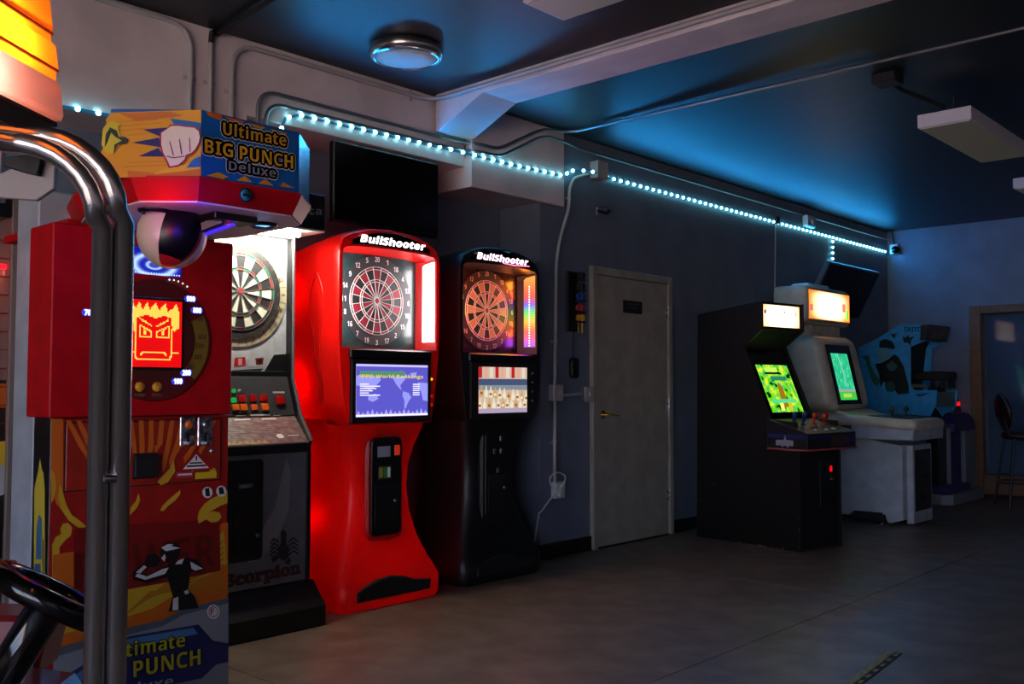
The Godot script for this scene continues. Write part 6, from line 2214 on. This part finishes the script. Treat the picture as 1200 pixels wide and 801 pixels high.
	for q in [["holder_plate", [2, 205, 66, 178, 69, 182, 67, 222, 58, 228, 46, 236, -12, 232, -12, 204], 1.86, 0.012, mat(Color(0.46, 0.42, 0.40), 0.45)], ["clip", [9, 186, 54, 180, 48, 207, 30, 203, 8, 196], 1.845, 0.014, M.black_matte], ["clip", [-10, 104, 4, 108, 62, 138, 30, 142, -10, 142], 1.64, 0.02, M.black_matte], ["upright", [-12, 100, 4, 108, 9, 150, 7, 238, -12, 238], 1.9, 0.02, mat(Color(0.46, 0.38, 0.33), 0.4)]]:
		var arr: Array = q[1]
		var c0 := pd(arr[0], arr[1], q[2])
		var pp := PackedVector2Array()
		for i in range(0, arr.size(), 2):
			var w := pd(arr[i], arr[i + 1], q[2]) - c0
			pp.append(Vector2(w.dot(cr), w.dot(cu)))
		st = ST()
		extr(st, pp, c0 - P, cr, cu, n * q[3], 0.002)
		obj(q[0], st, q[4], t)

func racing_pod() -> void:
	var c := pd(62, 700, 2.12)
	var t := thing("racing_pod", "glossy red driving game pod with a thick black steering wheel", "driving game", Vector3(c.x, 0, c.z))
	var P := t.position
	var st := ST()
	# wheel
	var vd := (c - EYE).normalized()
	var ax := (cr * 0.52 + cu * 0.82)
	ax = (ax - vd * ax.dot(vd)).normalized() - vd * 0.10
	var x := ax.cross(cf).normalized()
	var y := ax.cross(x)
	var path := []
	for k in 41:
		var an := TAU * k / 40
		path.append(c - P + (x * cos(an) + y * sin(an)) * 0.132)
	tube(st, path, 0.026, 14, false)
	obj("wheel_rim", st, M.black_gloss, t)
	for k in 3:
		var an := TAU * k / 3 + 0.4
		var d := x * cos(an) + y * sin(an)
		st = ST()
		box(st, c - P + d * 0.075, Vector3(0.14, 0.012, 0.035), 0.004, Basis(d, ax, d.cross(ax)))
		obj("wheel_spoke", st, M.black, t)
	st = ST()
	lathe(st, [0.001, 0.014, 0.05, 0.012, 0.055, -0.01, 0.042, -0.02, 0.04, -0.20, 0.05, -0.21, 0.05, -0.24], c - P, ax, 20, false)
	obj("steering_column", st, M.black_gloss, t)
	# body shells: dashboard, side skirt, nose
	var red := mat(Color(0.42, 0.015, 0.025), 0.14)
	red.clearcoat_enabled = true
	red.clearcoat = 0.6
	var dash := pd(18, 690, 2.25)
	for q in [[[-160, 702, 60, 706, 84, 716, 70, 770, 40, 790, -160, 782], 2.34, 0.12, "dashboard"], [[-160, 772, 20, 776, 90, 786, 100, 800, 96, 860, -160, 870], 2.2, 0.30, "side_skirt"]]:
		var arr: Array = q[0]
		var c0 := pd(arr[0], arr[1], q[1])
		var pp := PackedVector2Array()
		for i in range(0, arr.size(), 2):
			var w := pd(arr[i], arr[i + 1], q[1]) - c0
			pp.append(Vector2(w.dot(cr), w.dot(cu)))
		st = ST()
		extr(st, pp, c0 - P, cr, cu, cf * -q[2], 0.012)
		obj(q[3], st, red, t)
	st = ST()
	var g := pd(-20, 690, 2.35) - P
	loft(st, [ring_at(rrect(g.x - 0.3, g.x + 0.10, g.z - 0.35, g.z + 0.25, 0.08, 5), 0.0), ring_at(rrect(g.x - 0.3, g.x + 0.12, g.z - 0.35, g.z + 0.28, 0.08, 5), 0.40), ring_at(rrect(g.x - 0.28, g.x + 0.08, g.z - 0.33, g.z + 0.2, 0.08, 5), 0.52)])
	obj("pod_body", st, red, t)
	st = ST()
	var e0 := pd(-40, 676, 2.30) - P
	lathe(st, [0.001, 0.0, 0.03, 0.004, 0.045, 0.03, 0.03, 0.06, 0.001, 0.065], pd(2, 688, 2.26) - P, Vector3.UP, 16, false)
	obj("button_dome", st, red, t)

func cage_machine() -> void:
	var t := thing("cage_game", "game cabinet with red-lit wire cage and colourful lower panel behind the boxing machine", "arcade machine", Vector3(1.19, 0, -4.45))
	var st := ST()
	bx(st, -0.45, 0.40, 0.0, 2.05, -0.33, -0.26, 0.004)
	obj("back_panel", st, mat(Color(0.62, 0.52, 0.45), 0.6), t)
	for x in [-0.44, 0.40]:
		st = ST()
		bx(st, x - 0.02, x + 0.02, 0.0, 2.05, -0.33, 0.02, 0.004)
		obj("side_panel", st, mat(Color(0.45, 0.40, 0.38), 0.5), t)
	st = ST()
	bx(st, -0.42, 0.38, 0.0, 0.98, -0.26, 0.0, 0.006)
	obj("base", st, M.black, t)
	st = ST()
	bx(st, -0.42, 0.38, 1.95, 2.05, -0.26, 0.02, 0.006)
	obj("top", st, M.black, t)
	for y in 11:
		st = ST()
		tube(st, [Vector3(-0.42, 1.05 + y * 0.08, 0.0), Vector3(0.38, 1.05 + y * 0.08, 0.0)], 0.003, 6)
		obj("wire", st, mat(Color(0.55, 0.12, 0.10), 0.4), t)
	for x in 9:
		st = ST()
		tube(st, [Vector3(-0.42 + x * 0.1, 0.98, 0.0), Vector3(-0.42 + x * 0.1, 1.95, 0.0)], 0.003, 6)
		obj("wire", st, mat(Color(0.55, 0.12, 0.10), 0.4), t)
	st = ST()
	tube(st, [Vector3(-0.42, 1.74, -0.05), Vector3(0.38, 1.74, -0.05)], 0.012, 8)
	obj("neon_tube", st, glow(Color(1.0, 0.06, 0.12), 3.0), t)
	area(t, Vector3(0, 1.72, -0.06), Vector3(0, -0.3, -1), Vector3.UP, 0.8, 0.02, Color(1.0, 0.45, 0.36), 0.10)
	art("base_artwork", t, Vector3(0, 0, -4.45), Vector3(0, 0, 1), [["20201c", [-20, 445, 22, 445, 22, 620, -20, 620]], ["c8641c", [-20, 448, 20, 450, 18, 470, 4, 478, -20, 472]], ["d8b030", [-20, 520, 8, 516, 16, 530, 10, 560, -20, 570]], ["b8bcc0", [-20, 540, 6, 545, 12, 575, -20, 590]], ["7c1c18", [6, 484, 20, 480, 20, 508, 8, 512]]], M.print)
